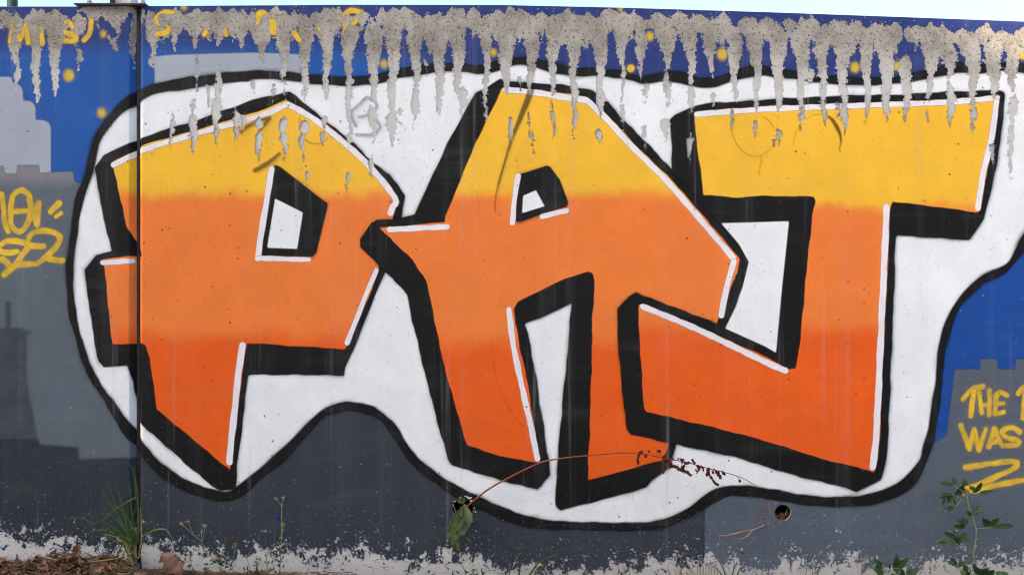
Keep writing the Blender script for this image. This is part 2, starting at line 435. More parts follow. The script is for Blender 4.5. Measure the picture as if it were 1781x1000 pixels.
# bare concrete where rain has taken the paint off: (column, top row, half width near the top, lowest row, half width below)
DRIPS = [(-60, 14, 20, 120, 9), (-20, 14, 18, 90, 9), (8, 18, 14, 40, 8), (28, 22, 13, 108, 9), (31, 112, 6, 148, 6), (62, 16, 19, 168, 8), (97, 15, 22, 155, 9), (134, 22, 13, 76, 7), (137, 84, 5, 115, 5),
    (160, 9, 18, 28, 14), (185, 8, 22, 26, 18), (214, 8, 20, 24, 16), (172, 12, 9, 38, 4), (202, 9, 14, 62, 6), (232, 16, 6, 105, 4), (247, 18, 4, 40, 3),
    (266, 18, 13, 95, 8), (284, 20, 15, 60, 8), (305, 15, 18, 78, 7), (340, 14, 22, 80, 7), (362, 18, 18, 62, 10), (381, 16, 18, 70, 10), (404, 15, 16, 60, 9), (421, 16, 16, 80, 7),
    (441, 20, 12, 66, 8), (458, 22, 15, 96, 10), (492, 17, 17, 130, 9), (512, 20, 12, 60, 6), (531, 24, 15, 164, 8), (548, 20, 11, 46, 6), (569, 16, 19, 163, 8), (588, 12, 11, 60, 5), (608, 34, 16, 225, 6), (608, 228, 5, 252, 4),
    (630, 18, 13, 50, 6), (649, 36, 17, 176, 9), (648, 180, 8, 240, 4.5), (683, 11, 20, 190, 10), (682, 188, 10, 244, 6), (705, 13, 17, 46, 8), (723, 24, 18, 165, 8), (721, 165, 8, 210, 5),
    (745, 22, 14, 84, 8), (766, 22, 16, 188, 9), (786, 13, 14, 60, 8), (798, 20, 15, 158, 10), (804, 150, 9, 190, 5), (824, 12, 14, 58, 7), (845, 24, 14, 200, 5.5), (866, 16, 17, 70, 8), (880, 26, 15, 150, 11),
    (905, 15, 17, 66, 9), (924, 24, 17, 153, 9), (943, 20, 13, 60, 7), (963, 24, 17, 157, 8), (981, 22, 13, 74, 7), (999, 24, 17, 146, 9), (998, 140, 7, 187, 5), (1021, 22, 17, 78, 8), (1042, 26, 17, 150, 10), (1043, 150, 8, 195, 6),
    (1062, 14, 18, 52, 8), (1083, 20, 16, 134, 6), (1100, 20, 12, 60, 6), (1114, 40, 12, 124, 6), (1122, 144, 5, 167, 5), (1143, 20, 14, 60, 9), (1161, 30, 17, 112, 10), (1159, 120, 6, 176, 5), (1182, 20, 17, 58, 8), (1200, 30, 14, 148, 7), (1201, 146, 6, 186, 6),
    (1219, 24, 15, 58, 8), (1237, 32, 15, 122, 7), (1256, 22, 17, 74, 9), (1277, 44, 14, 163, 8), (1296, 30, 14, 62, 8), (1314, 42, 15, 184, 7), (1334, 29, 15, 66, 8),
    (1352, 40, 17, 187, 9), (1372, 32, 13, 60, 7), (1393, 46, 18, 192, 8), (1393, 190, 6, 219, 3), (1413, 30, 16, 70, 8), (1431, 44, 15, 207, 7), (1452, 32, 16, 84, 8), (1466, 34, 18, 180, 10), (1458, 176, 4, 196, 4), (1467, 178, 7, 222, 5),
    (1484, 36, 15, 90, 7), (1506, 50, 13, 198, 7), (1522, 40, 15, 80, 7), (1540, 46, 15, 198, 10), (1558, 38, 15, 88, 7), (1575, 92, 12, 203, 7), (1594, 44, 18, 74, 8), (1617, 52, 16, 160, 8), (1613, 156, 5, 174, 4), (1614, 190, 3, 211, 2.5),
    (1638, 44, 18, 98, 9), (1652, 72, 12, 136, 7), (1652, 144, 8, 211, 6), (1672, 50, 18, 84, 9), (1690, 56, 17, 180, 9), (1691, 182, 6, 215, 4), (1710, 44, 14, 80, 9), (1729, 62, 15, 165, 10), (1745, 52, 14, 80, 7), (1761, 60, 14, 152, 9), (1762, 162, 8, 215, 5), (1757, 212, 5, 306, 3),
    (1782, 46, 18, 90, 10), (1810, 50, 20, 170, 10), (1850, 50, 20, 120, 10), (1890, 52, 20, 200, 10), (1940, 54, 22, 150, 10), (1990, 56, 22, 190, 10), (2050, 56, 24, 140, 10),
    # scattered flakes lower down
    (378, 116, 5, 168, 5), (383, 118, 4, 160, 3), (378, 165, 9, 218, 8), (375, 210, 4, 244, 4), (300, 194, 4, 252, 3), (335, 172, 4, 200, 3), (336, 195, 7, 255, 6), (410, 185, 5, 242, 4), (416, 196, 5, 216, 4), (361, 130, 2, 205, 1.6), (343, 90, 2, 175, 1.6),
    (412, 206, 4, 240, 4), (425, 200, 4, 222, 4), (452, 205, 8, 226, 7), (450, 222, 6, 268, 5), (492, 200, 6, 232, 7), (494, 230, 8, 250, 6), (496, 248, 4, 268, 3), (529, 208, 9, 236, 7), (526, 230, 5, 270, 3), (560, 230, 5, 242, 4), (535, 296, 3, 314, 2.5), (605, 299, 3, 320, 2.6), (604, 318, 3, 332, 2.6), (440, 138, 2.4, 152, 3), (476, 142, 3, 168, 3), (497, 140, 2.4, 158, 2),
    (566, 200, 5, 218, 4), (646, 271, 5, 296, 4), (961, 175, 3, 232, 3), (999, 184, 5, 228, 3), (1042, 222, 6, 246, 5), (1082, 142, 4, 160, 3), (1082, 178, 4, 218, 3), (1121, 216, 3, 245, 3), (1158, 204, 9, 231, 6), (1199, 232, 5, 271, 3.5), (1272, 186, 3, 222, 2.5), (1314, 208, 4, 229, 3.5), (1351, 221, 3, 232, 3), (1355, 226, 3, 238, 3), (1347, 240, 3, 250, 2.5), (1239, 163, 5, 174, 5), (1649, 185, 2, 202, 2), (1726, 248, 4, 278, 4), (1691, 216, 3, 226, 3), (921, 200, 2, 226, 2), (889, 196, 3, 237, 3), (888, 215, 4, 236, 3.5), (927, 232, 3, 254, 3), (697, 190, 4, 204, 3), (741, 108, 3, 118, 2.6), (1411, 122, 7, 138, 6), (906, 130, 4, 144, 4)]

DRP = [(x, a, b, c, d, (i*1.7) % 6.28) for i, (x, a, b, c, d) in enumerate(DRIPS)]
def peel_sdf(X, Y):
    r = np.full(X.shape, -1e3)
    for x, y0, w0, y1, w1, ph in DRP:
        m = (np.abs(X-x) < w0+w1+40) & (Y > y0-40) & (Y < y1+40)
        if not m.any(): continue
        xx, yy = X[m], Y[m]
        L = y1-y0; ym = y0+min(26, L*.4); yk = y0+min(70, L*.75)
        tw = np.interp(yy, [y0, y0+(ym-y0)*.5, ym, yk, max(y0+.7*L, yk+.01), max(y1, yk+.02), y1+14], [0, .8*w0, w0, w1*1.2, w1*.85, w1*.5, 0])
        cx = x+np.sin(yy*.07+ph)*1.6+np.sin(yy*.021+ph*2)*1.8*(yy > y0+40)
        d = tw-np.abs(xx-cx)
        d = np.minimum(d, np.minimum(yy-y0, y1+12-yy)+2)
        r[m] = np.maximum(r[m], d)
    # the band just under the top edge where the paint is gone almost everywhere
    tp = topy(X); w1 = np.sin(X*.061+.7)*.5+np.sin(X*.137+2.1)*.35+np.sin(X*.31)*.25
    w2 = np.sin(X*.083+1.9)*.5+np.sin(X*.171)*.4+np.sin(X*.43+1)*.25
    band = np.minimum(Y-(tp+17+17*w1+5*(X > 1100)), (tp+33+9*w2+4*(X > 1300))-Y)
    band = np.where((X > 257) | ((X > -200) & (X < 150)), band, -99)
    r = np.maximum(r, band)
    # the slanted scrape beside the joint
    r = np.maximum(r, stroke_sdf([(188, 63), (196, 74), (203, 87)], [1.5, 6, 3.5], X, Y))
    return r

BX = [-300, 0, 20, 30, 60, 86, 100, 150, 180, 205, 228, 248, 265, 280, 320, 360, 380, 400, 430, 445, 460, 520, 560, 590, 620, 650, 680, 720, 775, 830, 880, 900, 950, 1020, 1080, 1130, 1180, 1230, 1260, 1330, 1390, 1420, 1480, 1510, 1560, 1600, 1620, 1650, 1700, 1740, 1781, 2150]
BY = [935, 926, 924, 938, 938, 934, 942, 944, 956, 950, 936, 930, 944, 950, 956, 956, 968, 972, 966, 950, 952, 958, 968, 962, 952, 956, 970, 980, 964, 966, 990, 984, 994, 992, 984, 974, 974, 970, 976, 990, 966, 984, 962, 978, 988, 988, 974, 970, 980, 968, 974, 970]
def base_sdf(X, Y): return (Y-np.interp(X, BX, BY))*1.25

# ------------------------------------------------------------------ the two concrete wall sections
oL = (W(60, 990).x, 0.0, 0.0); oR = (W(1150, 990).x, 0.0, 0.0)
wallL = empty('concrete_wall', oL, 'narrow painted concrete wall section left of the dark vertical joint, with yellow tag on grey', 'wall', 'painted concrete wall sections')
wallR = empty('concrete_wall', oR, 'long painted concrete wall section right of the joint, carrying the orange graffiti letters', 'wall', 'painted concrete wall sections')
WALLS = {'L': (wallL, oL, LEFT), 'R': (wallR, oR, RIGHT)}
LAYER = .0003
NSHEET = [0]
THICK = .22

def sheet(name, sdf, layer, mat, bbox, parents=None, g=4.0, label=None, feather=4.0, only=None, hold=0.0):
    """a coat of paint lying on the wall face, cut where the concrete shows; one mesh per wall section"""
    res = {}
    NSHEET[0] += 1; layer = layer+(NSHEET[0] % 14)*.06     # no two coats share a plane
    for key, (wall, org, (pa, pb)) in WALLS.items():
        if only and key not in only: continue
        x0, x1 = max(bbox[0]-6, pa), min(bbox[2]+6, pb)
        if x1-x0 < 1: continue
        y0, y1 = max(bbox[1]-6, 0), min(bbox[3]+6, 1004)
        xs = np.arange(x0, x1+g*.99, g); xs[-1] = x1
        sp = [v for v in ((225.0, 236.0, 230.0) if key == 'L' else (243.0, 247.0)) if x0 <= v <= x1]
        xs = np.unique(np.concatenate([xs, sp])); keep = np.ones(len(xs), bool)
        keep[1:] = np.diff(xs) > .3; xs = xs[keep]
        if xs[-1] < x1: xs[-1] = x1
        ys = np.arange(y0, y1+g, g)
        X, Y = np.meshgrid(xs, ys)
        Yc = np.maximum(Y, topy(X)+.4)
        D = sdf(X, Yc)
        for hx, hy, hr in HOLES:
            D = np.minimum(D, np.hypot(X-hx, Yc-hy)-hr+(.5 if layer > 2 else -2.0))
        PE = peel_sdf(X, Yc)-hold; BA = base_sdf(X, Yc)
        q = lambda A, f: f(f(A[:-1, :-1], A[1:, :-1]), f(A[:-1, 1:], A[1:, 1:]))
        ok = (q(D, np.maximum) > -feather) & (q(PE, np.minimum) < 14) & (q(BA, np.minimum) < 110)
        ok &= (Yc[1:, :-1]-Yc[:-1, :-1] > .05) | (Yc[1:, 1:]-Yc[:-1, 1:] > .05)
        if not ok.any(): continue
        ny, nx = X.shape
        I = np.arange(ny*nx).reshape(ny, nx)
        quads = np.stack([I[:-1, :-1], I[1:, :-1], I[1:, 1:], I[:-1, 1:]], -1)[ok]
        used, inv = np.unique(quads, return_inverse=True)
        quads = inv.reshape(-1, 4)
        xf, yf = X.ravel()[used], Yc.ravel()[used]
        V = np.empty((len(used), 3), np.float32)
        V[:, 0] = (xf-CX)*S-org[0]; V[:, 1] = depth_units(xf)*S-layer*LAYER-org[1]; V[:, 2] = (GY-yf)*S-org[2]
        me = bpy.data.meshes.new(name)
        me.vertices.add(len(V)); me.vertices.foreach_set('co', V.ravel())
        me.loops.add(quads.size); me.loops.foreach_set('vertex_index', quads.ravel().astype(np.int32))
        me.polygons.add(len(quads)); me.polygons.foreach_set('loop_start', np.arange(0, quads.size, 4, dtype=np.int32))
        me.update(calc_edges=True); me.validate()
        for an, A in (('d', D), ('peel', PE), ('base', BA)):
            at = me.attributes.new(an, 'FLOAT', 'POINT'); at.data.foreach_set('value', A.ravel()[used].astype(np.float32))
        me.materials.append(mat)
        o = bpy.data.objects.new(name, me); COL.objects.link(o)
        o.parent = (parents or {}).get(key, wall)
        if label: o['label'] = label
        res[key] = o
    return res

def wall_body(key):
    wall, org, (xa, xb) = WALLS[key]
    # front outline (photo units) with holes, then thickness
    if key == 'L': fx0, fx1 = xa, 225.0
    else: fx0, fx1 = 247.0, xb
    tops = sorted([x for x in TOPX if fx0 < x < fx1]+[fx0, fx1])
    outline = [(fx0, 1080.0)]+[(fx1, 1080.0)]+[(x, float(topy(x))) for x in reversed(tops)]
    loops = [outline]
    for hx, hy, hr in HOLES:
        if fx0 < hx < fx1:
            n = 28 if hr > 6 else 10
            loops.append([(hx+hr*math.cos(-2*math.pi*k/n)*(1+(.07*math.sin(k*2.3) if abs(hx-805) < 3 else 0)), hy+hr*math.sin(-2*math.pi*k/n)*(1+(.08*math.sin(k*1.7) if abs(hx-805) < 3 else 0))) for k in range(n)])
    flat = [p for l in loops for p in l]
    tris = mgeo.tessellate_polygon([[Vector((x, y, 0)) for x, y in l] for l in loops])
    G = Geo()
    G.add([((x-CX)*S, 0.0, (GY-y)*S) for x, y in flat], [tuple(t) for t in tris])
    for l in loops[1:]:                       # hole sides
        n = len(l); dp = .17 if l is not None and abs(l[0][0]-l[n//2][0]) > 12 else .012
        G.add([((x-CX)*S, yy, (GY-y)*S) for yy in (0, .012) for x, y in l], [(k, (k+1) % n, n+(k+1) % n, n+k) for k in range(n)])
    # bevelled joint edge, ends, top, back
    def strip(a, b):      # a,b = (px, depth)
        ta, tb = float(topy(a[0])), float(topy(b[0]))
        G.add([((a[0]-CX)*S, a[1]*S, (GY-1080)*S), ((b[0]-CX)*S, b[1]*S, (GY-1080)*S), ((b[0]-CX)*S, b[1]*S, (GY-tb)*S), ((a[0]-CX)*S, a[1]*S, (GY-ta)*S)], [(0, 1, 2, 3)])
    T = THICK/S
    if key == 'L':
        ring = [(225, 0), (236, 11), (236, T), (xa, T), (xa, 0)]
    else:
        ring = [(xb, 0), (xb, T), (243, T), (243, 4.8), (247, 0)]
    for a, b in zip(ring[:-1], ring[1:]): strip(a, b)
    tp = []
    seq = [(x, 0.0) for x in tops]+([(236.0, 11.0), (236.0, T), (xa, T)] if key == 'L' else [(xb, T), (243.0, T), (243.0, 4.8)])
    G.add([((x-CX)*S, d*S, (GY-float(topy(x)))*S) for x, d in seq], [tuple(range(len(seq)))])
    o = G.build('wall_body', M_CONC, wall, smooth=False, origin=org)
    return o
bodyL = wall_body('L'); bodyR = wall_body('R')

# deep linings of the weep holes
for hx, hy, hr in HOLES:
    key = 'L' if hx < 240 else 'R'; wall, org, _ = WALLS[key]
    G = Geo(); n = 20; dp = .16 if hr > 6 else .02
    ring = lambda y, k=1.0: [((hx-CX+hr*k*math.cos(2*math.pi*i/n))*S, y, (GY-hy+hr*k*math.sin(2*math.pi*i/n))*S) for i in range(n)]
    G.add(ring(.012, 1.03)+ring(dp, .9)+[((hx-CX)*S, dp+.004, (GY-hy)*S)], [(i, (i+1) % n, n+(i+1) % n, n+i) for i in range(n)]+[(n+i, n+(i+1) % n, 2*n) for i in range(n)])
    G.build('weep_hole' if hr > 6 else 'pit', M_HOLE, wall, origin=org)

# dark backing rod pressed into the joint
G = Geo()
G.tube([((238.6-CX)*S, .022, (GY-y)*S) for y in (1040, 700, 400, 13)], .0085, n=10)
rod = G.build('joint_rod', M_DARKM, wallR, origin=oR)
G = Geo(); G.box((235.8-CX)*S, (243.2-CX)*S, .034, .05, -.12, (GY-14)*S)
G.build('joint_backing', M_DARKM, wallR, smooth=False, origin=oR)

# ---- background coats
ALL = lambda X, Y: np.full(X.shape, 50.0)
sheet('blue_paint', ALL, 1, M_SKYP, (-260, 0, 2120, 1000))
pale_l = catmull([(22, 136)], 1) if False else [(-260, 134), (20, 134), (22, 145), (31, 146), (38, 153), (40, 160), (40, 175), (54, 177), (60, 182), (62, 188), (62, 209), (78, 210), (86, 215), (88.5, 222), (88.5, 312), (-260, 312)]
sheet('pale_building', lambda X, Y: poly_sdf(pale_l, X, Y), 2, M_PALE, (-260, 130, 95, 312), only='L', label='pale grey stepped building of the painted skyline')
pale_c = [(269, 160), (269, 120), (262, 117), (257, 110), (259, 103), (266, 99), (300, 96), (450, 92), (523, 95), (524, 160)]
sheet('pale_building', lambda X, Y: poly_sdf(pale_c, X, Y), 2, M_PALE, (255, 90, 528, 158), only='R', label='pale grey cloud-like strip under the blue')
cast_l = [(-260, 289), (7.5, 289), (7.5, 302.6), (29, 302.6), (30, 287.5), (68, 287.5), (69, 302), (83, 300), (128, 298.6), (130, 318), (236, 319), (236, 1010), (-260, 1010)]
sheet('castle_building', lambda X, Y: poly_sdf(cast_l, X, Y), 2.6, M_CASTLE, (-260, 285, 236, 1004), only='L', label='mid grey battlemented building of the painted skyline')
cast_r = [(1660, 642), (1704, 642), (1705, 624), (1735, 624), (1735, 642), (1765, 642), (1767, 624), (1800, 624), (1800, 642), (2130, 642), (2130, 1010), (1224, 1010), (1224, 780), (1605, 775), (1629, 768), (1646, 757), (1650, 728)]
sheet('castle_building', lambda X, Y: poly_sdf(cast_r, X, Y), 2.6, M_CASTLE2, (1220, 620, 2120, 1004), only='R', label='slate grey battlemented building behind the words')
dark_l = [(-260, 570), (10, 570), (10, 525), (19, 525), (19, 570), (41, 570), (41, 574), (54, 574), (54, 580), (47, 582), (47, 664), (66, 668), (68, 773), (137, 778), (137, 798), (240, 796), (240, 1010), (-260, 1010)]
dark_u = dark_l[:11]+[(68, 773), (-260, 765)]
sheet('faint_building', lambda X, Y: poly_sdf(dark_u, X, Y), 3.2, M_FAINT, (-260, 520, 75, 776), only='L', label='faint darker tower silhouette with a chimney on the grey')
dark_b = [(-260, 757), (66, 765), (68, 773), (137, 778), (137, 798), (240, 796), (240, 1010), (-260, 1010)]
sheet('dark_building', lambda X, Y: poly_sdf(dark_b, X, Y), 3.2, M_DARKL, (-260, 750, 240, 1004), only='L', label='dark slate silhouette at the foot of the wall')
dark_r = [(240, 690), (1225, 690), (1225, 1010), (240, 1010)]
sheet('dark_building', lambda X, Y: poly_sdf(dark_r, X, Y), 3.2, M_DARK, (240, 690, 1228, 1004), only='R', label='dark slate band under the white cloud')

# ---- yellow lettering
def Z(pts, ox, oy, f): return [(ox+u/f, oy+v/f) for u, v in pts]
def yellow(name, strokes, hw, label=None, mat=None, layer=4, g=2.2, smooth=True):
    ss = [catmull(s, 5) if smooth and len(s) > 2 else s for s in strokes]
    al = [p for s in ss for p in s]
    bb = (min(p[0] for p in al)-hw-3, min(p[1] for p in al)-hw-3, max(p[0] for p in al)+hw+3, max(p[1] for p in al)+hw+3)
    def sdf(X, Y):
        r = np.full(X.shape, -1e6)
        for s in ss: r = np.maximum(r, stroke_sdf(s, hw*1.08, X, Y))
        return r+wob(X*1.5, Y*1.4)*.7
    return sheet(name, sdf, layer, mat or M_YEL, bb, g=g, label=label, hold=6.0 if name == 'sky_letter' else 0.0)
zt = lambda p: Z(p, 0, 320, 5.556)
yellow('tag_letter', [zt([(20, 100), (32, 210), (46, 360), (80, 460)])], 4.3)
yellow('tag_letter', [zt([(210, 60), (285, 110), (300, 220), (285, 330), (240, 430), (175, 460), (115, 400), (105, 280), (115, 150), (150, 85), (210, 60)]), zt([(155, 270), (250, 258)]), zt([(280, 150), (300, 260), (270, 390)])], 4.6, 'yellow letter B in the tag')
yellow('tag_letter', [zt([(380, 185), (372, 300), (360, 405)]), zt([(372, 190), (330, 280), (352, 395)])], 4.3)
yellow('tag_mark', [zt([(572, 190), (490, 268)])], 5.0); yellow('tag_mark', [zt([(595, 285), (545, 318)])], 4.0)
yellow('tag_numeral', [zt([(-60, 640), (15, 585), (70, 555), (160, 555), (275, 595), (210, 690), (140, 790), (40, 880)]), zt([(5, 650), (80, 665), (165, 655)]), zt([(-30, 730), (30, 735), (80, 775), (100, 830)])], 5.0, 'first yellow numeral 2 of the tag')
yellow('tag_numeral', [zt([(425, 602), (310, 598), (270, 560), (300, 490), (360, 460), (440, 456), (530, 475), (582, 525), (550, 600), (450, 700), (350, 770), (230, 775), (130, 795), (40, 880)]), zt([(440, 712), (520, 735), (605, 740)])], 4.8, 'second yellow numeral 2 of the tag')
zr = lambda p: Z(p, 1640, 640, 4.348)
yellow('yellow_letter', [zr([(150, 235), (200, 175), (240, 148), (300, 140)]), zr([(236, 160), (222, 260), (210, 365)])], 4.2, 'yellow letter T of THE', smooth=False)
yellow('yellow_letter', [zr([(275, 190), (292, 335)]), zr([(350, 168), (350, 352)]), zr([(290, 282), (350, 272)])], 3.9, 'yellow letter H of THE')
yellow('yellow_letter', [zr([(402, 205), (392, 348)]), zr([(402, 205), (440, 184), (485, 205)]), zr([(402, 272), (455, 266)]), zr([(392, 348), (458, 330)])], 4.0, 'yellow letter E of THE')
yellow('yellow_letter', [zr([(568, 190), (605, 148), (680, 135)]), zr([(622, 170), (604, 380)])], 4.2, 'yellow letter T cut by the right edge')
yellow('yellow_letter', [zr([(135, 432), (200, 612), (235, 462), (270, 622), (322, 460)])], 4.2, 'yellow letter W of WAS', smooth=False)
yellow('yellow_letter', [zr([(346, 592), (386, 458), (450, 588)]), zr([(368, 562), (424, 550)])], 4.2, 'yellow letter A of WAS', smooth=False)
yellow('yellow_letter', [zr([(580, 482), (520, 447), (450, 478), (472, 520), (570, 550), (555, 582), (470, 582)])], 4.2, 'yellow letter S of WAS')
yellow('yellow_zigzag', [zr([(168, 750), (350, 722), (530, 705), (558, 735), (500, 775), (400, 820), (290, 868), (200, 905)]), zr([(200, 905), (250, 925), (420, 880), (620, 843), (760, 820)])], 4.6, 'long yellow Z stroke under the words')
zl = lambda p: Z(p, 0, 0, 6.85)
yellow('sky_letter', [zl([(120, 500), (185, 285), (232, 480), (322, 295), (340, 515)])], 4.0, 'yellow letter M on the blue', smooth=False)
yellow('sky_letter', [zl([(440, 180), (480, 330), (510, 520)])], 4.2)
yellow('sky_letter', [zl([(865, 320), (820, 268), (755, 275), (725, 355), (800, 400), (905, 445), (880, 492), (780, 492)])], 4.2, 'yellow letter S on the blue')
yellow('sky_letter', [zl([(1090, 255), (1065, 400), (1000, 480)])], 4.4)
zm = lambda p: Z(p, 250, 0, 4.4525)
yellow('sky_letter', [zm([(240, 115), (160, 98), (92, 165), (180, 205), (185, 255), (95, 265)])], 4.5)
yellow('sky_letter', [zm([(470, 270), (560, 130), (640, 270)])], 4); yellow('sky_letter', [zm([(880, 180), (890, 110), (940, 105), (915, 150)])], 4)
yellow('sky_letter', [zm([(998, 165), (1010, 250)])], 6); yellow('sky_letter', [zm([(1165, 255), (1205, 315)])], 4); yellow('sky_letter', [zm([(1365, 225), (1390, 280)])], 3.6)
yellow('sky_letter', [zm([(1565, 260), (1568, 105), (1670, 98), (1640, 175), (1572, 200)])], 4.2, 'yellow letter P on the blue')
for i, (x, y, r) in enumerate([(120, 132, 9), (177, 197, 7.5), (180, 60, 5), (668, 112, 6), (858, 92, 6), (1256, 95, 9), (1487, 118, 8), (1560, 116, 7), (1779, 95, 8), (1079, 17, 4), (1130, 64, 7), (320, 13, 5), (1584, 58, 7)]):
    soft = M_YELSOFT
    sheet('yellow_dot', lambda X, Y, x=x, y=y, r=r: r-np.hypot(X-x, (Y-y)*.9), 4, soft, (x-r-6, y-r-6, x+r+6, y+r+6), g=2.0, feather=6, label=None)
sheet('yellow_dot', lambda X, Y: 7-np.hypot(X-1097, Y-120), 7.2, M_YEL, (1086, 110, 1108, 130), g=2.0)

# ---- white cloud and its black band
outer = [(225, 165), (250, 153), (278, 144), (329, 134), (379, 128), (430, 124), (440, 123), (490, 124), (541, 130), (604, 134), (655, 129), (693, 120), (743, 111), (794, 110), (832, 114), (870, 105), (895, 100), (918, 100), (956, 107.5), (994, 118), (1032, 119), (1082, 123), (1120, 133), (1158, 124), (1184, 125), (1209, 134), (1247, 134), (1285, 120), (1310, 115), (1331, 115), (1407, 128), (1457, 133), (1508, 135), (1559, 133), (1609, 123), (1660, 109), (1710, 112), (1748, 109), (1781, 111), (1830, 120), (1870, 160), (1880, 250), (1850, 360), (1800, 412), (1781, 437), (1748, 475), (1710, 493), (1704, 500), (1675, 525), (1661, 551), (1646, 601), (1639, 652), (1634, 702), (1628, 747), (1622, 772), (1597, 833), (1571, 858), (1533, 873), (1483, 881), (1407, 878), (1331, 867), (1272, 862), (1240, 875), (1184, 906), (1133, 921), (1006, 921), (931, 918), (880, 905), (820, 878), (769, 848), (718, 808), (693, 775), (668, 736), (642, 720), (604, 714), (566, 724), (541, 750), (516, 778), (490, 805), (450, 834), (430, 856), (405, 870), (379, 870), (329, 856), (278, 826), (243, 787), (212, 750), (185, 702), (152, 652), (135, 601), (121, 551), (116, 503), (116, 452), (123, 402), (130, 351), (148, 300), (159, 250), (175, 220), (199, 188)]
inner = [(225, 190), (250, 173), (278, 163), (329, 155.6), (379, 148), (430, 142), (440, 138), (490, 140), (541, 147), (604, 150), (655, 147), (693, 138), (743, 129), (794, 125), (832, 130), (870, 123), (895, 115), (918, 115), (956, 126.5), (994, 133), (1032, 133), (1082, 138), (1120, 147), (1158, 142), (1184, 145.5), (1209, 152), (1247, 152), (1285, 139), (1310, 134), (1331, 133), (1407, 143), (1457, 148), (1508, 149), (1559, 147), (1609, 139), (1660, 129), (1710, 128), (1748, 124), (1781, 129), (1820, 138), (1850, 170), (1860, 250), (1832, 345), (1781, 402), (1761, 440), (1748, 459), (1710, 478), (1685, 497), (1662, 525), (1647, 551), (1632, 601), (1627, 652), (1620.6, 702), (1613, 747), (1603, 780), (1597, 800), (1571, 830), (1533, 852), (1483, 862), (1407, 861), (1331, 848), (1272, 843), (1234, 855), (1184, 889), (1133, 906), (1006, 907), (931, 899), (880, 883), (820, 856), (769, 828), (718, 785), (693, 745), (668, 719), (642, 703.6), (604, 698.6), (566, 708), (541, 728), (516, 754), (490, 780), (450, 815), (409, 846), (395, 854), (379, 852), (329, 836), (278, 801), (243, 760), (231, 743), (202, 702), (167, 652), (147, 601), (134, 551), (129, 503), (129, 452), (136.6, 402), (145, 351), (162, 300), (174.5, 250), (192, 222), (212, 200)]
outer_s = catmull(outer, 3, True); inner_s = catmull(inner, 3, True)
halo = sheet('white_cloud', lambda X, Y: poly_sdf(inner_s, X, Y)+4, 5, M_WHITE, (110, 98, 1890, 925), label='white cloud shape painted behind the letters')
sheet('cloud_outline', lambda X, Y: np.minimum(poly_sdf(outer_s, X, Y), -poly_sdf(inner_s, X, Y))+wob(X, Y), 6, M_HALO, (105, 92, 1895, 930), parents=halo, feather=10)

# ---- letters
def letter(key, label, black, fill, gaps, counters, whites, highs):
    b0 = {'P': 8, 'A': 13, 'T': 18}[key]
    xs = [p[0] for p in black]; ys = [p[1] for p in black]
    bb = (min(xs), min(ys), max(xs), max(ys))
    f = sheet('graffiti_letter', lambda X, Y: poly_sdf(fill, X, Y)+wob(Y, X)*.8, b0+2, M_FILL[key], bb, g=3.4, label=label)
    def bs(X, Y):
        return poly_sdf(black, X, Y)+1.0+wob(X+31, Y)
    sheet('black_outline', bs, b0, M_BLACK, (bb[0]-6, bb[1]-6, bb[2]+6, bb[3]+6), parents=f, g=3.4, feather=10)
    for w in gaps:
        q = [p[0] for p in w], [p[1] for p in w]
        sheet('white_gap', lambda X, Y, w=w: poly_sdf(w, X, Y), b0+4 if key != 'T' else b0+1, M_WHITE, (min(q[0]), min(q[1]), max(q[0]), max(q[1])), parents=f, g=3)
    for w in counters:
        q = [p[0] for p in w], [p[1] for p in w]
        sheet('black_counter', lambda X, Y, w=w: poly_sdf(w, X, Y)-0.5, b0+3, M_BLACK, (min(q[0]), min(q[1]), max(q[0]), max(q[1])), parents=f, g=2.6)
    for pts, hw in highs:
        pts = catmull(pts, 4) if len(pts) > 2 else pts
        q = [p[0] for p in pts], [p[1] for p in pts]; h = 8
        sheet('highlight', lambda X, Y, p=pts, hw=hw: stroke_sdf(p, hw, X, Y)+wob(X*1.3, Y*1.1)*.6, b0+4, M_HIGH, (min(q[0])-h, min(q[1])-h, max(q[0])+h, max(q[1])+h), parents=f, g=2.4)
    return f

P_black = [(504, 161), (440, 175), (350, 208), (253, 238), (223, 252), (181, 270), (166, 292), (177, 359), (195, 437), (168, 445), (148, 469), (152, 503), (169.5, 619), (173, 630), (181, 638), (221, 634), (231, 664), (243, 727), (243, 733), (258, 747), (300, 783), (329, 810), (381, 853), (409, 849), (415, 782), (420, 747), (431, 652), (440, 650), (597, 652), (599, 638), (615, 606), (658, 500), (669, 473), (720, 430), (704, 390), (698, 380), (704, 341), (678, 304), (650, 285), (615, 250), (566, 212), (513, 167)]
P_fill = [(196, 283), (225, 268), (253, 252), (350, 224), (450, 195), (498, 174.5), (564, 214), (607, 250), (642, 289), (693, 342), (690, 359), (682, 381), (690, 400), (647, 387), (627, 417), (632, 435), (660, 462), (648, 500), (627, 550), (607, 597), (600, 607), (440, 597), (430, 596), (427, 606), (417, 690), (407, 753), (401, 817), (316, 747), (274, 712), (261, 626), (254, 601), (248, 597), (196, 599), (182, 463), (176, 451), (230, 446), (246, 446), (245, 437), (231, 414), (220, 392), (197, 287)]
P_counter = [(479, 287), (486, 289), (493, 294), (561, 347), (570, 353), (571, 358), (551, 440), (544, 447), (455, 445), (454, 427), (468, 330), (475, 293)]
P_gap = [(479, 346), (527, 370), (517, 433), (465, 431)]
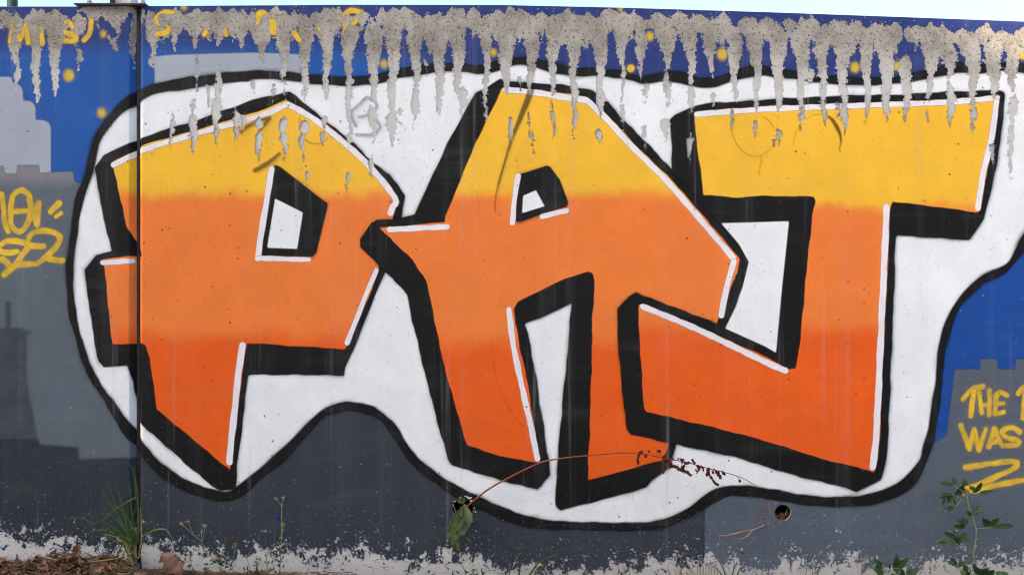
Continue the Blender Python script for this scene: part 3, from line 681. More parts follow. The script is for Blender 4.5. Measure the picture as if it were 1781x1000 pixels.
letter('P', 'left graffiti letter P, yellow at the top fading to deep orange', P_black, P_fill, [P_gap], [P_counter], [], [
    ([(198, 287), (225, 274), (253, 260), (350, 231), (450, 203), (501, 182)], 4.8), ([(501, 182), (545, 207), (600, 250), (645, 292), (687, 345), (683, 360), (679, 371)], 5.2),
    ([(473, 295), (465, 343), (456, 397), (449, 450)], 5.2), ([(449, 449), (490, 450.5), (538, 452)], 4.2), ([(179, 457), (229, 454)], 4.6), ([(655, 470), (640, 505), (620, 555), (604, 596)], 4.4), ([(422, 600), (415, 652), (406, 735), (399, 803)], 5.6)])
A_black = [(870, 140), (850, 152), (827, 162), (814, 185), (787, 235), (779, 250), (756, 300), (722, 374), (697, 380), (655, 384), (642, 397), (627, 416), (628.5, 430), (660, 460), (669, 470), (703, 503), (708, 513), (718, 556), (738, 642), (766, 750), (780, 798), (789, 808), (890, 839), (934, 849), (941, 843), (947, 834), (955, 825), (953, 798), (946, 752), (928, 634), (913, 563), (994, 527), (991, 576), (974, 750), (966, 866), (968, 878), (975, 886), (1108, 851), (1124, 846), (1133, 834), (1163, 813), (1176, 772), (1150, 700), (1150, 600), (1259, 573), (1280, 530), (1290, 500), (1302, 452), (1300, 462), (1302, 452), (1285, 424), (1252, 389), (1240, 350), (1173.5, 303), (1125, 250), (1080, 205), (1055, 177), (1029, 159), (981, 149), (931, 145.5), (880, 142)]
A_fill = [(874, 153), (928, 157), (989, 164), (1021, 170), (1034, 182), (1072, 217.6), (1104, 253), (1166, 311), (1231.6, 386.6), (1282, 445), (1286, 452), (1282, 473), (1269.6, 503), (1264.5, 518), (1249, 554), (1240, 580), (1075, 571), (1082, 672), (1097, 752), (1164.6, 767), (1159.5, 785), (1150.7, 800), (1023, 834), (1023, 792), (1025.5, 753), (1029, 626), (1030.5, 551), (1034, 500), (1034, 488), (1029, 475), (1021.7, 473), (981, 485), (941, 504), (900, 525), (893, 538), (903, 601), (918, 664), (930.6, 753), (939.5, 804), (880, 795), (812, 774), (804, 747), (774, 642), (754, 545), (746, 505), (741, 488), (718, 452), (663, 399), (660, 397), (774, 387), (775, 377), (827, 250), (835, 235)]
A_counter = [(904, 303), (951, 288), (957, 290), (974, 313), (989, 353), (986, 360), (941, 374), (905, 387), (896, 386), (898, 350)]
A_gap = [(910, 341), (932, 331.5), (947, 359), (908, 371)]
letter('A', 'middle graffiti letter A, yellow at the top fading to deep orange', A_black, A_fill, [A_gap], [A_counter], [], [
    ([(879, 157), (930, 162), (985, 171), (1018, 175), (1032, 186), (1060, 213), (1096, 253), (1161, 317), (1226, 392), (1275, 449)], 5.2), ([(1276, 455), (1262, 505), (1254, 548)], 5.2),
    ([(901, 307), (895, 345), (891, 388)], 4.6), ([(943, 377), (985, 367)], 4.6), ([(678, 400), (730, 397), (778, 395)], 4.8), ([(885, 538), (893, 601), (910, 682), (926, 753), (934, 797)], 5.0)])
T_black = [(1166, 210), (1173.5, 202), (1201, 187), (1234, 181), (1331, 174.5), (1457, 168), (1559, 166), (1660, 160.6), (1736, 158), (1744, 160), (1746, 166), (1738, 253), (1726, 313), (1710, 381), (1685, 417), (1635, 414), (1559, 408), (1556, 414), (1553.6, 503), (1552, 538), (1543.5, 753), (1540, 798), (1531, 833), (1513, 842), (1489, 853), (1457, 842), (1394, 828), (1331, 810), (1285, 795), (1178.5, 772), (1097, 753), (1090, 745), (1082, 672), (1073.5, 571), (1075, 537), (1095, 515), (1106, 508), (1118, 514), (1247, 563), (1262, 565), (1310, 500), (1305, 455), (1252, 389), (1200, 330), (1170, 302)]
T_fill = [(1207.6, 195), (1330, 186), (1483, 181), (1660, 174.5), (1726, 169), (1738, 167), (1736, 182), (1724, 253), (1715, 301), (1703, 366), (1698, 370), (1635, 361), (1551, 351), (1547, 364), (1545, 402), (1541, 503), (1538.5, 551), (1533, 652), (1529.6, 753), (1526, 798), (1519, 820), (1511, 817), (1432, 798), (1331, 766), (1259.5, 747), (1123, 715), (1119, 707), (1113, 601), (1110, 535), (1111.5, 528), (1184, 557), (1330, 619), (1369, 642), (1383, 640), (1390.5, 601), (1399, 503), (1412, 376.5), (1418, 351), (1414, 342), (1330, 341), (1285, 343.6), (1223, 340), (1222, 326), (1211, 250)]
T_gap = [(1254, 388.6), (1330, 386.6), (1371.5, 385), (1359, 503), (1349, 613), (1330, 602), (1261, 571), (1280, 532), (1291, 500), (1302, 456), (1285, 425)]
letter('T', 'right graffiti letter T with a hooked foot, yellow crossbar and deep orange base', T_black, T_fill, [T_gap], [], [], [
    ([(1211, 200), (1330, 191), (1483, 185), (1600, 181), (1660, 178), (1733, 171)], 4.8), ([(1732, 177), (1721, 253), (1710, 295), (1699, 362)], 5.2),
    ([(1541, 361), (1537, 452), (1533, 538), (1528, 652), (1523, 753), (1517, 812)], 5.6), ([(1117, 533), (1209, 571), (1330, 629), (1365, 644)], 5.2)])

# ---- later scribbles on top of the letters
def scrib(strokes, hw, mat, label=None, smooth=True):
    ss = [catmull(s, 5) if smooth and len(s) > 2 else s for s in strokes]
    al = [p for s in ss for p in s]; h = 8
    bb = (min(p[0] for p in al)-h, min(p[1] for p in al)-h, max(p[0] for p in al)+h, max(p[1] for p in al)+h)
    def sdf(X, Y):
        r = np.full(X.shape, -1e6)
        for s in ss:
            w = hw if not hasattr(hw, '__len__') else list(np.interp(np.linspace(0, 1, len(s)), np.linspace(0, 1, len(hw)), hw))
            r = np.maximum(r, stroke_sdf(s, w, X, Y))
        return r
    sheet('scribble', sdf, 24, mat, bb, g=1.8, label=label, feather=4)
zp = lambda p: Z(p, 400, 180, 6.36)
scrib([zp([(125, 322), (190, 265), (280, 215), (380, 180), (445, 165)]), zp([(435, 170), (390, 235), (335, 300)])], 2.8, M_MARK)
scrib([zp([(280, 745), (350, 705), (440, 650), (555, 555)])], [3.5, 4, 2.4], M_MARK)
scrib([zp([(780, 150), (770, 220), (800, 380)]), zp([(830, 400), (900, 445), (980, 450), (1040, 430), (1080, 385)])], 1.5, M_LINE)
scrib([zp([(1350, 95), (1360, 180), (1395, 255)]), zp([(1350, 90), (1440, 10), (1520, -60), (1610, -10), (1630, 50)]), zp([(1430, 155), (1500, 140), (1560, 110), (1625, 55)]), zp([(1600, 170), (1655, 240), (1645, 300), (1580, 350), (1400, 350)])], 2.6, M_MARKG, 'faded grey marker letter B on the white')
za = lambda p: Z(p, 820, 140, 5.556)
scrib([za([(575, 95), (530, 220), (480, 340), (420, 490), (360, 660), (310, 830), (262, 1000), (235, 1120), (225, 1260)])], [5.5, 5, 4, 2.6, 1.8, 2.0, .9, .6], M_MARK, 'tapering dark marker stroke down the letter A')
zj = lambda p: Z(p, 1260, 180, 7.743)
scrib([zj([(95, 330), (110, 440), (170, 570), (280, 680), (400, 715), (480, 705), (580, 650), (680, 540)]), zj([(495, 700), (480, 810), (455, 960)]), zj([(520, 190), (600, 250), (660, 330)]), zj([(1020, 300), (950, 400), (920, 560)]), zj([(1100, 220), (1200, 160), (1320, 155)])], 1.0, M_LINE)
scrib([zj([(1370, 165), (1440, 225), (1510, 330), (1555, 450), (1555, 560), (1530, 640)])], [.8, 2.8, 3.6, 2.0, 1.0, .6], M_MARK)
scrib([[(855, 590), (858, 630), (866, 670), (880, 700), (900, 730), (920, 745)]], .7, M_LINE)

# ------------------------------------------------------------------ ground
def ground_z(x, y):
    px = x/S+CX
    h = np.interp(px, [-400, 150, 300, 420, 700, 2200], [.010, .006, .0, -.010, -.022, -.024])
    return h
xs = np.concatenate([[-3000, -400, -60, -20, -8], np.arange(-4, 4.01, .1), [8, 20, 60, 400, 3000]])
yq = np.concatenate([[-3000, -400, -60, -25, -12, -8, -5, -3, -2, -1.2], np.arange(-.8, .02, .05), [.1, .4, 1.5, 5, 20, 80, 400, 3000]])
V = []; F = []
for j, y in enumerate(yq):
    for i, x in enumerate(xs):
        z = float(ground_z(x, y))
        if -.9 < y < .05 and abs(x) < 4: z += .004*math.sin(x*31+y*17)+.003*math.sin(x*57-y*43)
        V.append((x, y, z))
nx = len(xs)
for j in range(len(yq)-1):
    for i in range(nx-1):
        F.append((j*nx+i, j*nx+i+1, (j+1)*nx+i+1, (j+1)*nx+i))
gr = link_mesh('ground', V, F, M_SOIL, smooth=True); tag(gr, kind='structure')

M_BOUNCE = simple('pale_bounce_paving', lin(158, 152, 142), lin(184, 178, 168), 6, .9, .2, .3, detail=8)
G = Geo(); G.box(-40, 40, -8.6, -1.3, -.02, .03)  # unseen pale slab, added to bounce light up onto the wall
tag(G.build('bounce_pavement', M_BOUNCE, smooth=False), kind='structure')

# ------------------------------------------------------------------ unseen house added behind the viewer, gable shaped to shade the wall
M_HWALL = simple('shade_house_render', lin(186, 180, 168), lin(200, 194, 182), 3, .9, .2)
M_HROOF = simple('shade_house_tile', lin(120, 66, 48), lin(150, 86, 62), 8, .8, .2)
M_HGLASS = simple('shade_house_glass', lin(30, 36, 44), lin(44, 52, 60), 2, .1, .6)
# edge of the shade on the wall face (photo units) -> plane of the gable along the sun's direction
LG = 9.0
def to_gable(px, py):
    q = W(px, py); k = LG/(-SUN.y); return q+SUN*k
e0, e1 = to_gable(1600, 12), to_gable(1790, 118)
slope = (e1.z-e0.z)/(e1.x-e0.x)
rx = e0.x-3.0; rz = e0.z+slope*(rx-e0.x)
exr = e0.x+5.0; ezr = e0.z+slope*(exr-e0.x); exl = rx-5.0; ezl = rz+slope*5.0
shade_house = empty('shade_house', (rx, -LG-6, 0), 'unseen gabled building added behind the viewer to shade the wall', 'shade_house')
ho = (rx, -LG-6, 0)
G = Geo(); yb = -LG-12
fr = [(exl, 0), (exr, 0), (exr, ezr-.12), (rx, rz-.12), (exl, ezl-.12)]
G.add([(x, -LG-.15, z) for x, z in fr]+[(x, yb, z) for x, z in fr], [(0, 1, 2, 3, 4), (9, 8, 7, 6, 5)]+[(k, k+5, (k+1) % 5+5, (k+1) % 5) for k in range(5)])
G.build('wall', M_HWALL, shade_house, origin=ho, smooth=False)
G = Geo()
for xo, ezr in ((exr, ezr), (exl, ezl)):
    G.add([(rx, -LG, rz), (xo, -LG, ezr), (xo, -LG, ezr-.11), (rx, -LG, rz-.11), (rx, yb-.2, rz), (xo, yb-.2, ezr), (xo, yb-.2, ezr-.11), (rx, yb-.2, rz-.11)],
          [(0, 1, 2, 3), (4, 7, 6, 5), (0, 4, 5, 1), (3, 2, 6, 7), (1, 5, 6, 2)])
G.build('shade_roof', M_HROOF, shade_house, origin=ho, smooth=False)
for wx, wz in ((rx-3, 1.2), (rx+2, 1.2), (rx-3, 4.0), (rx+2, 4.0)):
    G = Geo(); G.box(wx, wx+1.1, -LG-.16, -LG-.10, wz, wz+1.4); w = G.build('window', M_HGLASS, shade_house, origin=ho, smooth=False)
    G = Geo()
    for a in ((wx-.08, wx, wz-.08, wz+1.48), (wx+1.1, wx+1.18, wz-.08, wz+1.48), (wx, wx+1.1, wz-.08, wz), (wx, wx+1.1, wz+1.4, wz+1.48)):
        G.box(a[0], a[1], -LG-.16, -LG-.07, a[2], a[3])
    G.build('frame', M_POSTW, w, origin=ho, smooth=False)

# ------------------------------------------------------------------ posts on top of the wall
def prism(G, pts, y0, y1): pass
zt_ = (GY-11.5)*S
pl = empty('fence_post', (W(205, 11).x, .06, zt_), 'pale post on a dark bolted steel plate, on top of the wall above the joint', 'post')
po = tuple(pl.location)
G = Geo(); x0, x1 = (133-CX)*S, (256-CX)*S
G.add([(x0, -.022, zt_+.001), (x1, -.022, zt_+.001), (x1, .16, zt_+.001), (x0, .16, zt_+.001), (x0, -.022, zt_+.006), (x1, -.022, zt_+.006), (x1, .16, zt_+.006), (x0, .16, zt_+.006)], [(0, 3, 2, 1), (4, 5, 6, 7), (0, 1, 5, 4), (1, 2, 6, 5), (2, 3, 7, 6), (3, 0, 4, 7)])
G.build('base_plate', M_PLATE, pl, origin=po, smooth=False)
G = Geo()
xa, xb = (189-CX)*S, (226-CX)*S
G.box(xa, xb, .01, .085, zt_+.006, zt_+1.1); G.build('upright', M_POSTW, pl, origin=po, smooth=False)
G = Geo(); G.box((192-CX)*S, (198-CX)*S, -.004, .01, zt_+.006, zt_+1.0); G.build('rail_channel', M_DARKM, pl, origin=po, smooth=False)
for bx, by in ((157, -.008), (250, -.008), (157, .13), (250, .13)):
    G = Geo(); c = ((bx-CX)*S, by, zt_+.006)
    G.tube([c, (c[0], c[1], c[2]+.010)], .0085, n=6); G.tube([(c[0], c[1], c[2]+.01), (c[0], c[1], c[2]+.022)], .005, n=8)
    G.build('bolt', M_ZINC, pl, origin=po, smooth=False)
G = Geo(); q = W(21.5, 12, -.35)
G.tube([(q.x, q.y, 0), (q.x, q.y, 3.0)], .019, n=16)
gp = G.build('fence_post', M_POSTG, origin=(q.x, q.y, 0)); tag(gp, 'dark green round post standing behind the wall at the far left', 'post')
G = Geo()

# ------------------------------------------------------------------ plants
def curve3(pts): return [Vector(p) for p in catmull([tuple(p) for p in pts], 5)] if len(pts) > 2 else [Vector(p) for p in pts]

# grass tuft in the joint
gt = empty('grass_tuft', W(232, 985, .03), 'tuft of long thin green grass growing out of the vertical joint', 'grass'); go_ = tuple(gt.location)
def blade(root, org, pts, w, d0, d1, mat=None, name='blade'):
    n = len(pts)
    p3 = curve3([W(x, y, d0+(d1-d0)*i/max(1, n-1)) for i, (x, y) in enumerate(pts)]); w = w*.85
    v = []; f = []; m = len(p3)
    for i, p in enumerate(p3):
        t = (p3[min(i+1, m-1)]-p3[max(0, i-1)]).normalized(); s = t.cross(Vector((0.25, -1, .2))).normalized()
        u = i/(m-1); ww = w*S/2*max(.06, (1-u)**.55)
        nn = s.cross(t)
        v += [p-s*ww+nn*ww*.35, p, p+s*ww+nn*ww*.35]
    for i in range(m-1):
        a = i*3; f += [(a, a+1, a+4, a+3), (a+1, a+2, a+5, a+4)]
    return link_mesh(name, v, f, mat or M_GRASS, root, True, org)
for pts, w, d0, d1 in [
    ([(231, 945), (207, 899), (187, 868), (172, 844)], 5, .03, .08), ([(229, 945), (217, 899), (211, 871), (201, 840)], 5.5, .03, .06), ([(240, 940), (239, 871), (233, 866), (202, 884), (167, 909), (142, 900), (114, 900)], 3.8, .03, .10),
    ([(241, 942), (240, 868), (234, 823), (235, 808)], 5, .02, .03), ([(236, 870), (232, 820), (222, 806), (213, 799)], 2.6, .02, .05), ([(225, 938), (229, 905), (238, 880)], 3.4, .03, .02), ([(231, 946), (202, 919), (180, 908)], 6, .03, .09), ([(230, 948), (197, 924), (164, 922), (150, 932)], 4.6, .03, .10),
    ([(196, 998), (204, 968), (216, 938)], 6, .07, .05), ([(209, 996), (214, 965), (228, 945)], 4, .08, .05), ([(249, 930), (268, 921), (288, 920), (297, 932), (307, 943)], 4.6, .03, .07), ([(243, 900), (247, 875), (253, 855)], 2.6, .02, .03), ([(236, 945), (230, 900), (226, 850), (224, 830)], 4, .02, .05),
    ([(234, 944), (210, 910), (195, 860), (183, 830)], 3, .02, .06), ([(238, 946), (233, 920), (215, 890), (196, 875)], 3.6, .03, .06), ([(186, 985), (192, 950), (200, 925)], 3, .06, .04), ([(222, 950), (190, 935), (175, 945), (168, 960)], 3, .04, .09), ([(235, 948), (205, 905), (178, 889)], 4.4, .03, .08), ([(239, 945), (243, 912), (236, 850)], 4.4, .02, .03)]:
    blade(gt, go_, pts, w, d0, d1)
for i in range(14):
    a = random.uniform(-1.15, .5); L = random.uniform(25, 85); x0 = 233+random.uniform(-12, 14)
    blade(gt, go_, [(x0, 968+random.uniform(-14, 16)), (x0+math.sin(a)*L*.5, 955-math.cos(a)*L*.55), (x0+math.sin(a)*L*1.1, 955-math.cos(a)*L*random.uniform(.55, .95))], random.uniform(2.2, 4), .03, random.uniform(.04, .10), M_GRASS if i % 4 else M_DRYGR)
for pts in ([(241, 965), (246, 930), (244, 880)], [(238, 968), (225, 955), (205, 962)], [(240, 970), (250, 960), (262, 985)]):
    blade(gt, go_, pts, 2.6, .03, .05, M_DRYGR, 'dry_blade')

def little_grass(name, base, blades, label, group=None, mat=None):
    r = empty(name, W(base[0], base[1], .05), label, 'grass', group); org = tuple(r.location)
    for pts, w in blades: blade(r, org, pts, w, .04, .04+random.uniform(0, .05), mat or M_GRASS)
little_grass('grass_tuft', (900, 1000), [([(902, 1002), (907, 965), (910, 938)], 4), ([(918, 1004), (940, 975), (975, 962)], 4.5), ([(886, 1002), (884, 980), (880, 964)], 3), ([(925, 1004), (945, 985), (962, 975)], 3.5)], 'thin sparse grass blades at the wall foot below the middle letter')
little_grass('grass_tuft', (1260, 1000), [([(1264, 1004), (1256, 985), (1246, 968)], 4), ([(1272, 1004), (1277, 985), (1274, 966)], 3), ([(1258, 1004), (1250, 992), (1240, 985)], 3), ([(1281, 1004), (1286, 990), (1292, 980)], 3)], 'small green grass tuft at the wall foot under the drain hole twigs')
little_grass('grass_tuft', (1185, 1000), [([(1170+6*i, 1004), (1168+7*i+random.uniform(-6, 6), 992), (1165+8*i+random.uniform(-10, 10), 968+random.uniform(0, 14))], 2.6) for i in range(9)], 'straw coloured dry grass tuft at the wall foot, right of the middle', mat=M_DRYGR)
little_grass('grass_tuft', (1230, 1000), [([(1222+5*i, 1004), (1223+5*i, 990), (1220+6*i+random.uniform(-6, 6), 966+random.uniform(0, 18))], 2.4) for i in range(6)], 'second straw coloured dry grass tuft beside the grey paint edge', mat=M_DRYGR)
little_grass('grass_tuft', (1405, 1000), [([(1400, 1004), (1404, 980), (1406, 942)], 1.8), ([(1420, 1004), (1426, 985), (1432, 965)], 1.8), ([(1412, 1004), (1414, 985), (1410, 965)], 1.6)], 'few hair thin grass stalks at the wall foot right of the drain hole')
little_grass('grass_tuft', (1080, 1000), [([(1072, 1004), (1076, 992), (1074, 978)], 3), ([(1080, 1004), (1086, 992), (1084, 980)], 3), ([(1096, 1004), (1094, 990), (1098, 976)], 2.6)], 'tiny brown dry grass stubs at the wall foot under the black cloud edge', mat=M_DRYGR)

# small weeds with star shaped seed heads
def star_head(G, c, r, n=7):
    for k in range(n):
        a = 2*math.pi*k/n+random.random()*.4
        G.leaf(c, c+Vector((math.cos(a)*r, -abs(math.sin(a*1.7))*r*.4, math.sin(a)*r*.9)), r*.34, bend=.05, n=3)
zw = lambda p, f=6.665: Z(p, 290, 850, f)
def weed(name, base, stems, heads, leaves, label, dd=.06, brown=()):
    r = empty(name, W(base[0], base[1], dd), label, 'weed'); org = tuple(r.location)
    for pts, w in stems:
        G = Geo(); G.tube(curve3([W(x, y, dd+.004*i) for i, (x, y) in enumerate(pts)]), w*S, w*S*.75, n=5); G.build('stem', M_GREY, r, origin=org)
    for (x, y), rr in heads:
        G = Geo(); c = W(x, y, dd+.01); star_head(G, c, rr*S); G.ball(c, rr*S*.35); G.build('seed_head', M_STEM, r, origin=org)
    for (x, y), rr in brown:
        G = Geo(); c = W(x, y, dd+.01)
        for k in range(12):
            a = 2*math.pi*k/12; G.leaf(c, c+Vector((math.cos(a)*rr*S, -.002, math.sin(a)*rr*S*.7)), rr*S*.4, n=3)
        G.ball(c, rr*S*.55, 1, 1, .7); G.build('flower_head', M_BRN, r, origin=org)
    for a, b, w in leaves:
        G = Geo(); G.leaf(W(a[0], a[1], dd), W(b[0], b[1], dd+.01), w*S, n=4); G.build('leaf', M_WEED, r, origin=org)
    return r, org
def rl(cx, cy, n, sx=16, sy=14, L=8):
    out = []
    for _ in range(n):
        x, y = cx+random.uniform(-sx, sx), cy+random.uniform(-sy, sy); a = random.uniform(0, 6.28)
        out.append(((x, y), (x+L*math.cos(a), y-abs(L*math.sin(a))), 2.6))
    return out
weed('branching_weed', (386, 998), [(zw([(640, 1010), (620, 890), (490, 760), (415, 680), (408, 610), (310, 530), (170, 400)]), .9), (zw([(310, 530), (290, 480), (258, 400)]), .8), (zw([(408, 610), (430, 540), (445, 430)]), .8), (zw([(402, 600), (405, 500)]), .7), (zw([(620, 890), (640, 760), (655, 660)]), .7), (zw([(700, 1000), (770, 820), (795, 650)]), .7), (zw([(500, 780), (430, 800), (405, 840)]), .6)],
     [(zw([(168, 395)])[0], 4.6), (zw([(445, 425)])[0], 5), (zw([(403, 490)])[0], 3.6), (zw([(655, 650)])[0], 4), (zw([(710, 790)])[0], 4)],
     rl(374, 972, 12)+rl(394, 990, 12), 'branching grey green weed with star seed heads and brown flower, under the letter P', .06, [(zw([(248, 378)])[0], 4.2), (zw([(798, 635)])[0], 4.6), (zw([(605, 800)])[0], 4)])
weed('low_weed', (335, 998), [(zw([(330, 1010), (260, 800), (215, 720), (205, 690)]), .7), (zw([(260, 830), (300, 760), (318, 700)]), .6), (zw([(250, 1010), (280, 900), (210, 810)]), .6)],
     [(zw([(205, 685)])[0], 5), (zw([(318, 695)])[0], 3.4), (zw([(215, 810)])[0], 3.6), (zw([(280, 825)])[0], 4)], rl(328, 985, 14), 'low pale weed at the wall foot beside the curled dead leaf', .07)
r_, o_ = weed('blue_flowered_weed', (487, 998), [(zw([(1310, 1010), (1320, 780), (1330, 560), (1335, 330), (1337, 190), (1358, 95)]), .9), (zw([(1337, 195), (1300, 150), (1270, 105)]), .7), (zw([(1325, 560), (1360, 440), (1352, 380)]), .7), (zw([(1180, 1010), (1165, 860), (1155, 770)]), .6), (zw([(1250, 1010), (1235, 860), (1210, 770)]), .6), (zw([(1060, 1000), (1050, 900), (1030, 850)]), .6)],
     [(zw([(1270, 105)])[0], 4), (zw([(1352, 95)])[0], 4), (zw([(1335, 185)])[0], 4), (zw([(1345, 405)])[0], 5), (zw([(1330, 560)])[0], 4), (zw([(1155, 765)])[0], 4), (zw([(1035, 845)])[0], 5), (zw([(1210, 770)])[0], 3.4)],
     rl(486, 965, 14, 6, 26)+rl(476, 992, 8), 'tall thin weed with a single blue flower in front of the dark base', .06)
G = Geo(); c = W(482, 900, .08)
for k in range(8): G.leaf(W(487, 903, .07), c+Vector((random.uniform(-.012, .006), -random.uniform(0, .012), random.uniform(-.009, .012))), .006, n=4)
G.build('blue_flower', M_BLUE, r_, origin=o_)
weed('low_weed', (440, 998), [([(436, 1002), (434, 985), (428, 968)], .6), ([(446, 1002), (448, 986), (452, 974)], .6), ([(470, 1002), (466, 988), (462, 978)], .6)], [((428, 966), 4), ((452, 972), 4), ((462, 976), 3.6)], rl(448, 994, 12, 24, 6), 'low weed sprigs between the branching weed and the blue flowered weed', .06)
weed('low_weed', (815, 1000), [([(800, 1004), (815, 995), (830, 990)], .6), ([(836, 1004), (842, 994), (846, 986)], .6)], [], rl(812, 998, 12, 30, 4, 9), 'low creeping weed at the wall foot under the hanging dock leaves', .06)

# alfalfa like plant on the right
zf = lambda u, v: (1600+u/5.558, 820+v/5.558)
al = empty('yellow_flowered_weed', W(1697, 1000, .08), 'tall leafy weed with small yellow flowers in front of the words at the right', 'weed'); ao = tuple(al.location)
def stem(root, org, pts, r, d0, d1, mat=M_STEM, name='stem'):
    n = len(pts); G = Geo(); G.tube(curve3([W(x, y, d0+(d1-d0)*i/(n-1)) for i, (x, y) in enumerate(pts)]), r*S, r*S*.7, n=6); return G.build(name, mat, root, origin=org)
stem(al, ao, [zf(545, 1010), zf(540, 900), zf(520, 790), zf(545, 560), zf(470, 320), zf(455, 200)], 1.7, .08, .10)
for p in ([(520, 790), (440, 745), (350, 700)], [(520, 780), (460, 715), (430, 690)], [(468, 322), (410, 275), (355, 240)], [(400, 270), (350, 330), (330, 345)], [(545, 550), (620, 545), (700, 540)], [(540, 540), (490, 500), (440, 530)], [(515, 412), (560, 392), (590, 380)], [(450, 210), (400, 180), (330, 130)], [(455, 220), (500, 205), (540, 205)], [(430, 1000), (380, 930), (350, 900)], [(500, 990), (450, 900), (430, 870)]):
    stem(al, ao, [zf(*q) for q in p], .9, .09, .11)
for i, (a, b, w) in enumerate([((330, 130), (185, 105), 6.5), ((340, 130), (320, 45), 7), ((430, 150), (430, 72), 9), ((440, 150), (488, 72), 6), ((535, 205), (603, 98), 7.5), ((535, 200), (478, 138), 9), ((565, 210), (722, 184), 6.5), ((430, 140), (335, 220), 14), ((330, 232), (175, 212), 6), ((320, 242), (182, 252), 6), ((310, 240), (253, 302), 9), ((242, 250), (213, 337), 5), ((310, 262), (346, 328), 6), ((335, 345), (232, 362), 6.5), ((330, 347), (275, 398), 6), ((355, 230), (292, 282), 7), ((512, 408), (572, 328), 6), ((495, 425), (447, 372), 7), ((520, 415), (597, 378), 3), ((440, 532), (323, 525), 7.5), ((445, 518), (353, 468), 9), ((462, 515), (398, 440), 9), ((665, 528), (767, 444), 10), ((662, 522), (602, 448), 11), ((705, 541), (912, 522), 8.5), ((340, 640), (228, 588), 8), ((350, 640), (328, 562), 8), ((395, 660), (447, 588), 10), ((400, 665), (487, 660), 7), ((395, 690), (325, 645), 11), ((345, 702), (255, 678), 10), ((258, 690), (178, 690), 7.5), ((380, 690), (350, 610), 9), ((352, 908), (288, 820), 8), ((350, 908), (262, 860), 6), ((360, 903), (425, 868), 6), ((372, 918), (472, 853), 5), ((430, 1000), (430, 888), 10), ((435, 985), (485, 1000), 9), ((400, 950), (440, 1010), 8), ((570, 985), (515, 905), 10), ((590, 1000), (560, 930), 11), ((600, 1000), (655, 928), 12), ((650, 992), (722, 948), 11), ((760, 1005), (855, 985), 10), ((700, 1010), (640, 950), 11), ((560, 1010), (620, 960), 12), ((740, 1010), (790, 965), 10), ((540, 905), (505, 890), 4)]):
    d = .085+.03*random.random(); G = Geo()
    G.leaf(W(*zf(*a), d), W(*zf(*b), d+random.uniform(-.01, .025)), w*S*1.1, normal=(random.uniform(-.5, .5), -1, random.uniform(-.1, .9)), bend=random.uniform(-.05, .1), fold=random.uniform(.15, .6), n=6)
    G.build('leaf', M_WEED, al, origin=ao)
for c0 in ((465, 165), (415, 220), (480, 185), (445, 150)):
    G = Geo(); c = W(*zf(*c0), .12)
    for k in range(7):
        G.leaf(c, c+Vector((random.uniform(-1, 1), random.uniform(-1, 0), random.uniform(-.8, 1)))*.0085, .006, n=3)
    G.build('flower', M_YPET, al, origin=ao)

# round leaved seedlings
zs = lambda u, v: (1480+u/5.917, 930+v/5.917)
rd = empty('round_leaved_weed', W(1547, 1002, .09), 'low weed with rounded dark green leaflets at the wall foot, lower right', 'weed'); ro = tuple(rd.location)
for p in ([(385, 430), (350, 370), (318, 333)], [(390, 430), (440, 375), (490, 335)], [(390, 430), (395, 370), (398, 330)]): stem(rd, ro, [zs(*q) for q in p], .8, .08, .10)
for a, b, w in [((322, 336), (217, 236), 12), ((305, 336), (232, 318), 8), ((335, 412), (217, 336), 13), ((462, 338), (470, 184), 12.5), ((478, 333), (600, 224), 13), ((492, 385), (440, 350), 10), ((492, 345), (475, 390), 8), ((396, 342), (402, 290), 4.5), ((535, 420), (520, 335), 9), ((575, 418), (712, 342), 15), ((420, 430), (460, 395), 8)]:
    G = Geo(); d = .09+.02*random.random()
    G.leaf(W(*zs(*a), d), W(*zs(*b), d+.01), w*S, normal=(random.uniform(-.3, .3), -1, random.uniform(.1, .7)), shape='broad', fold=.12, bend=.06, n=7)
    G.build('leaf', M_WEED, rd, origin=ro)

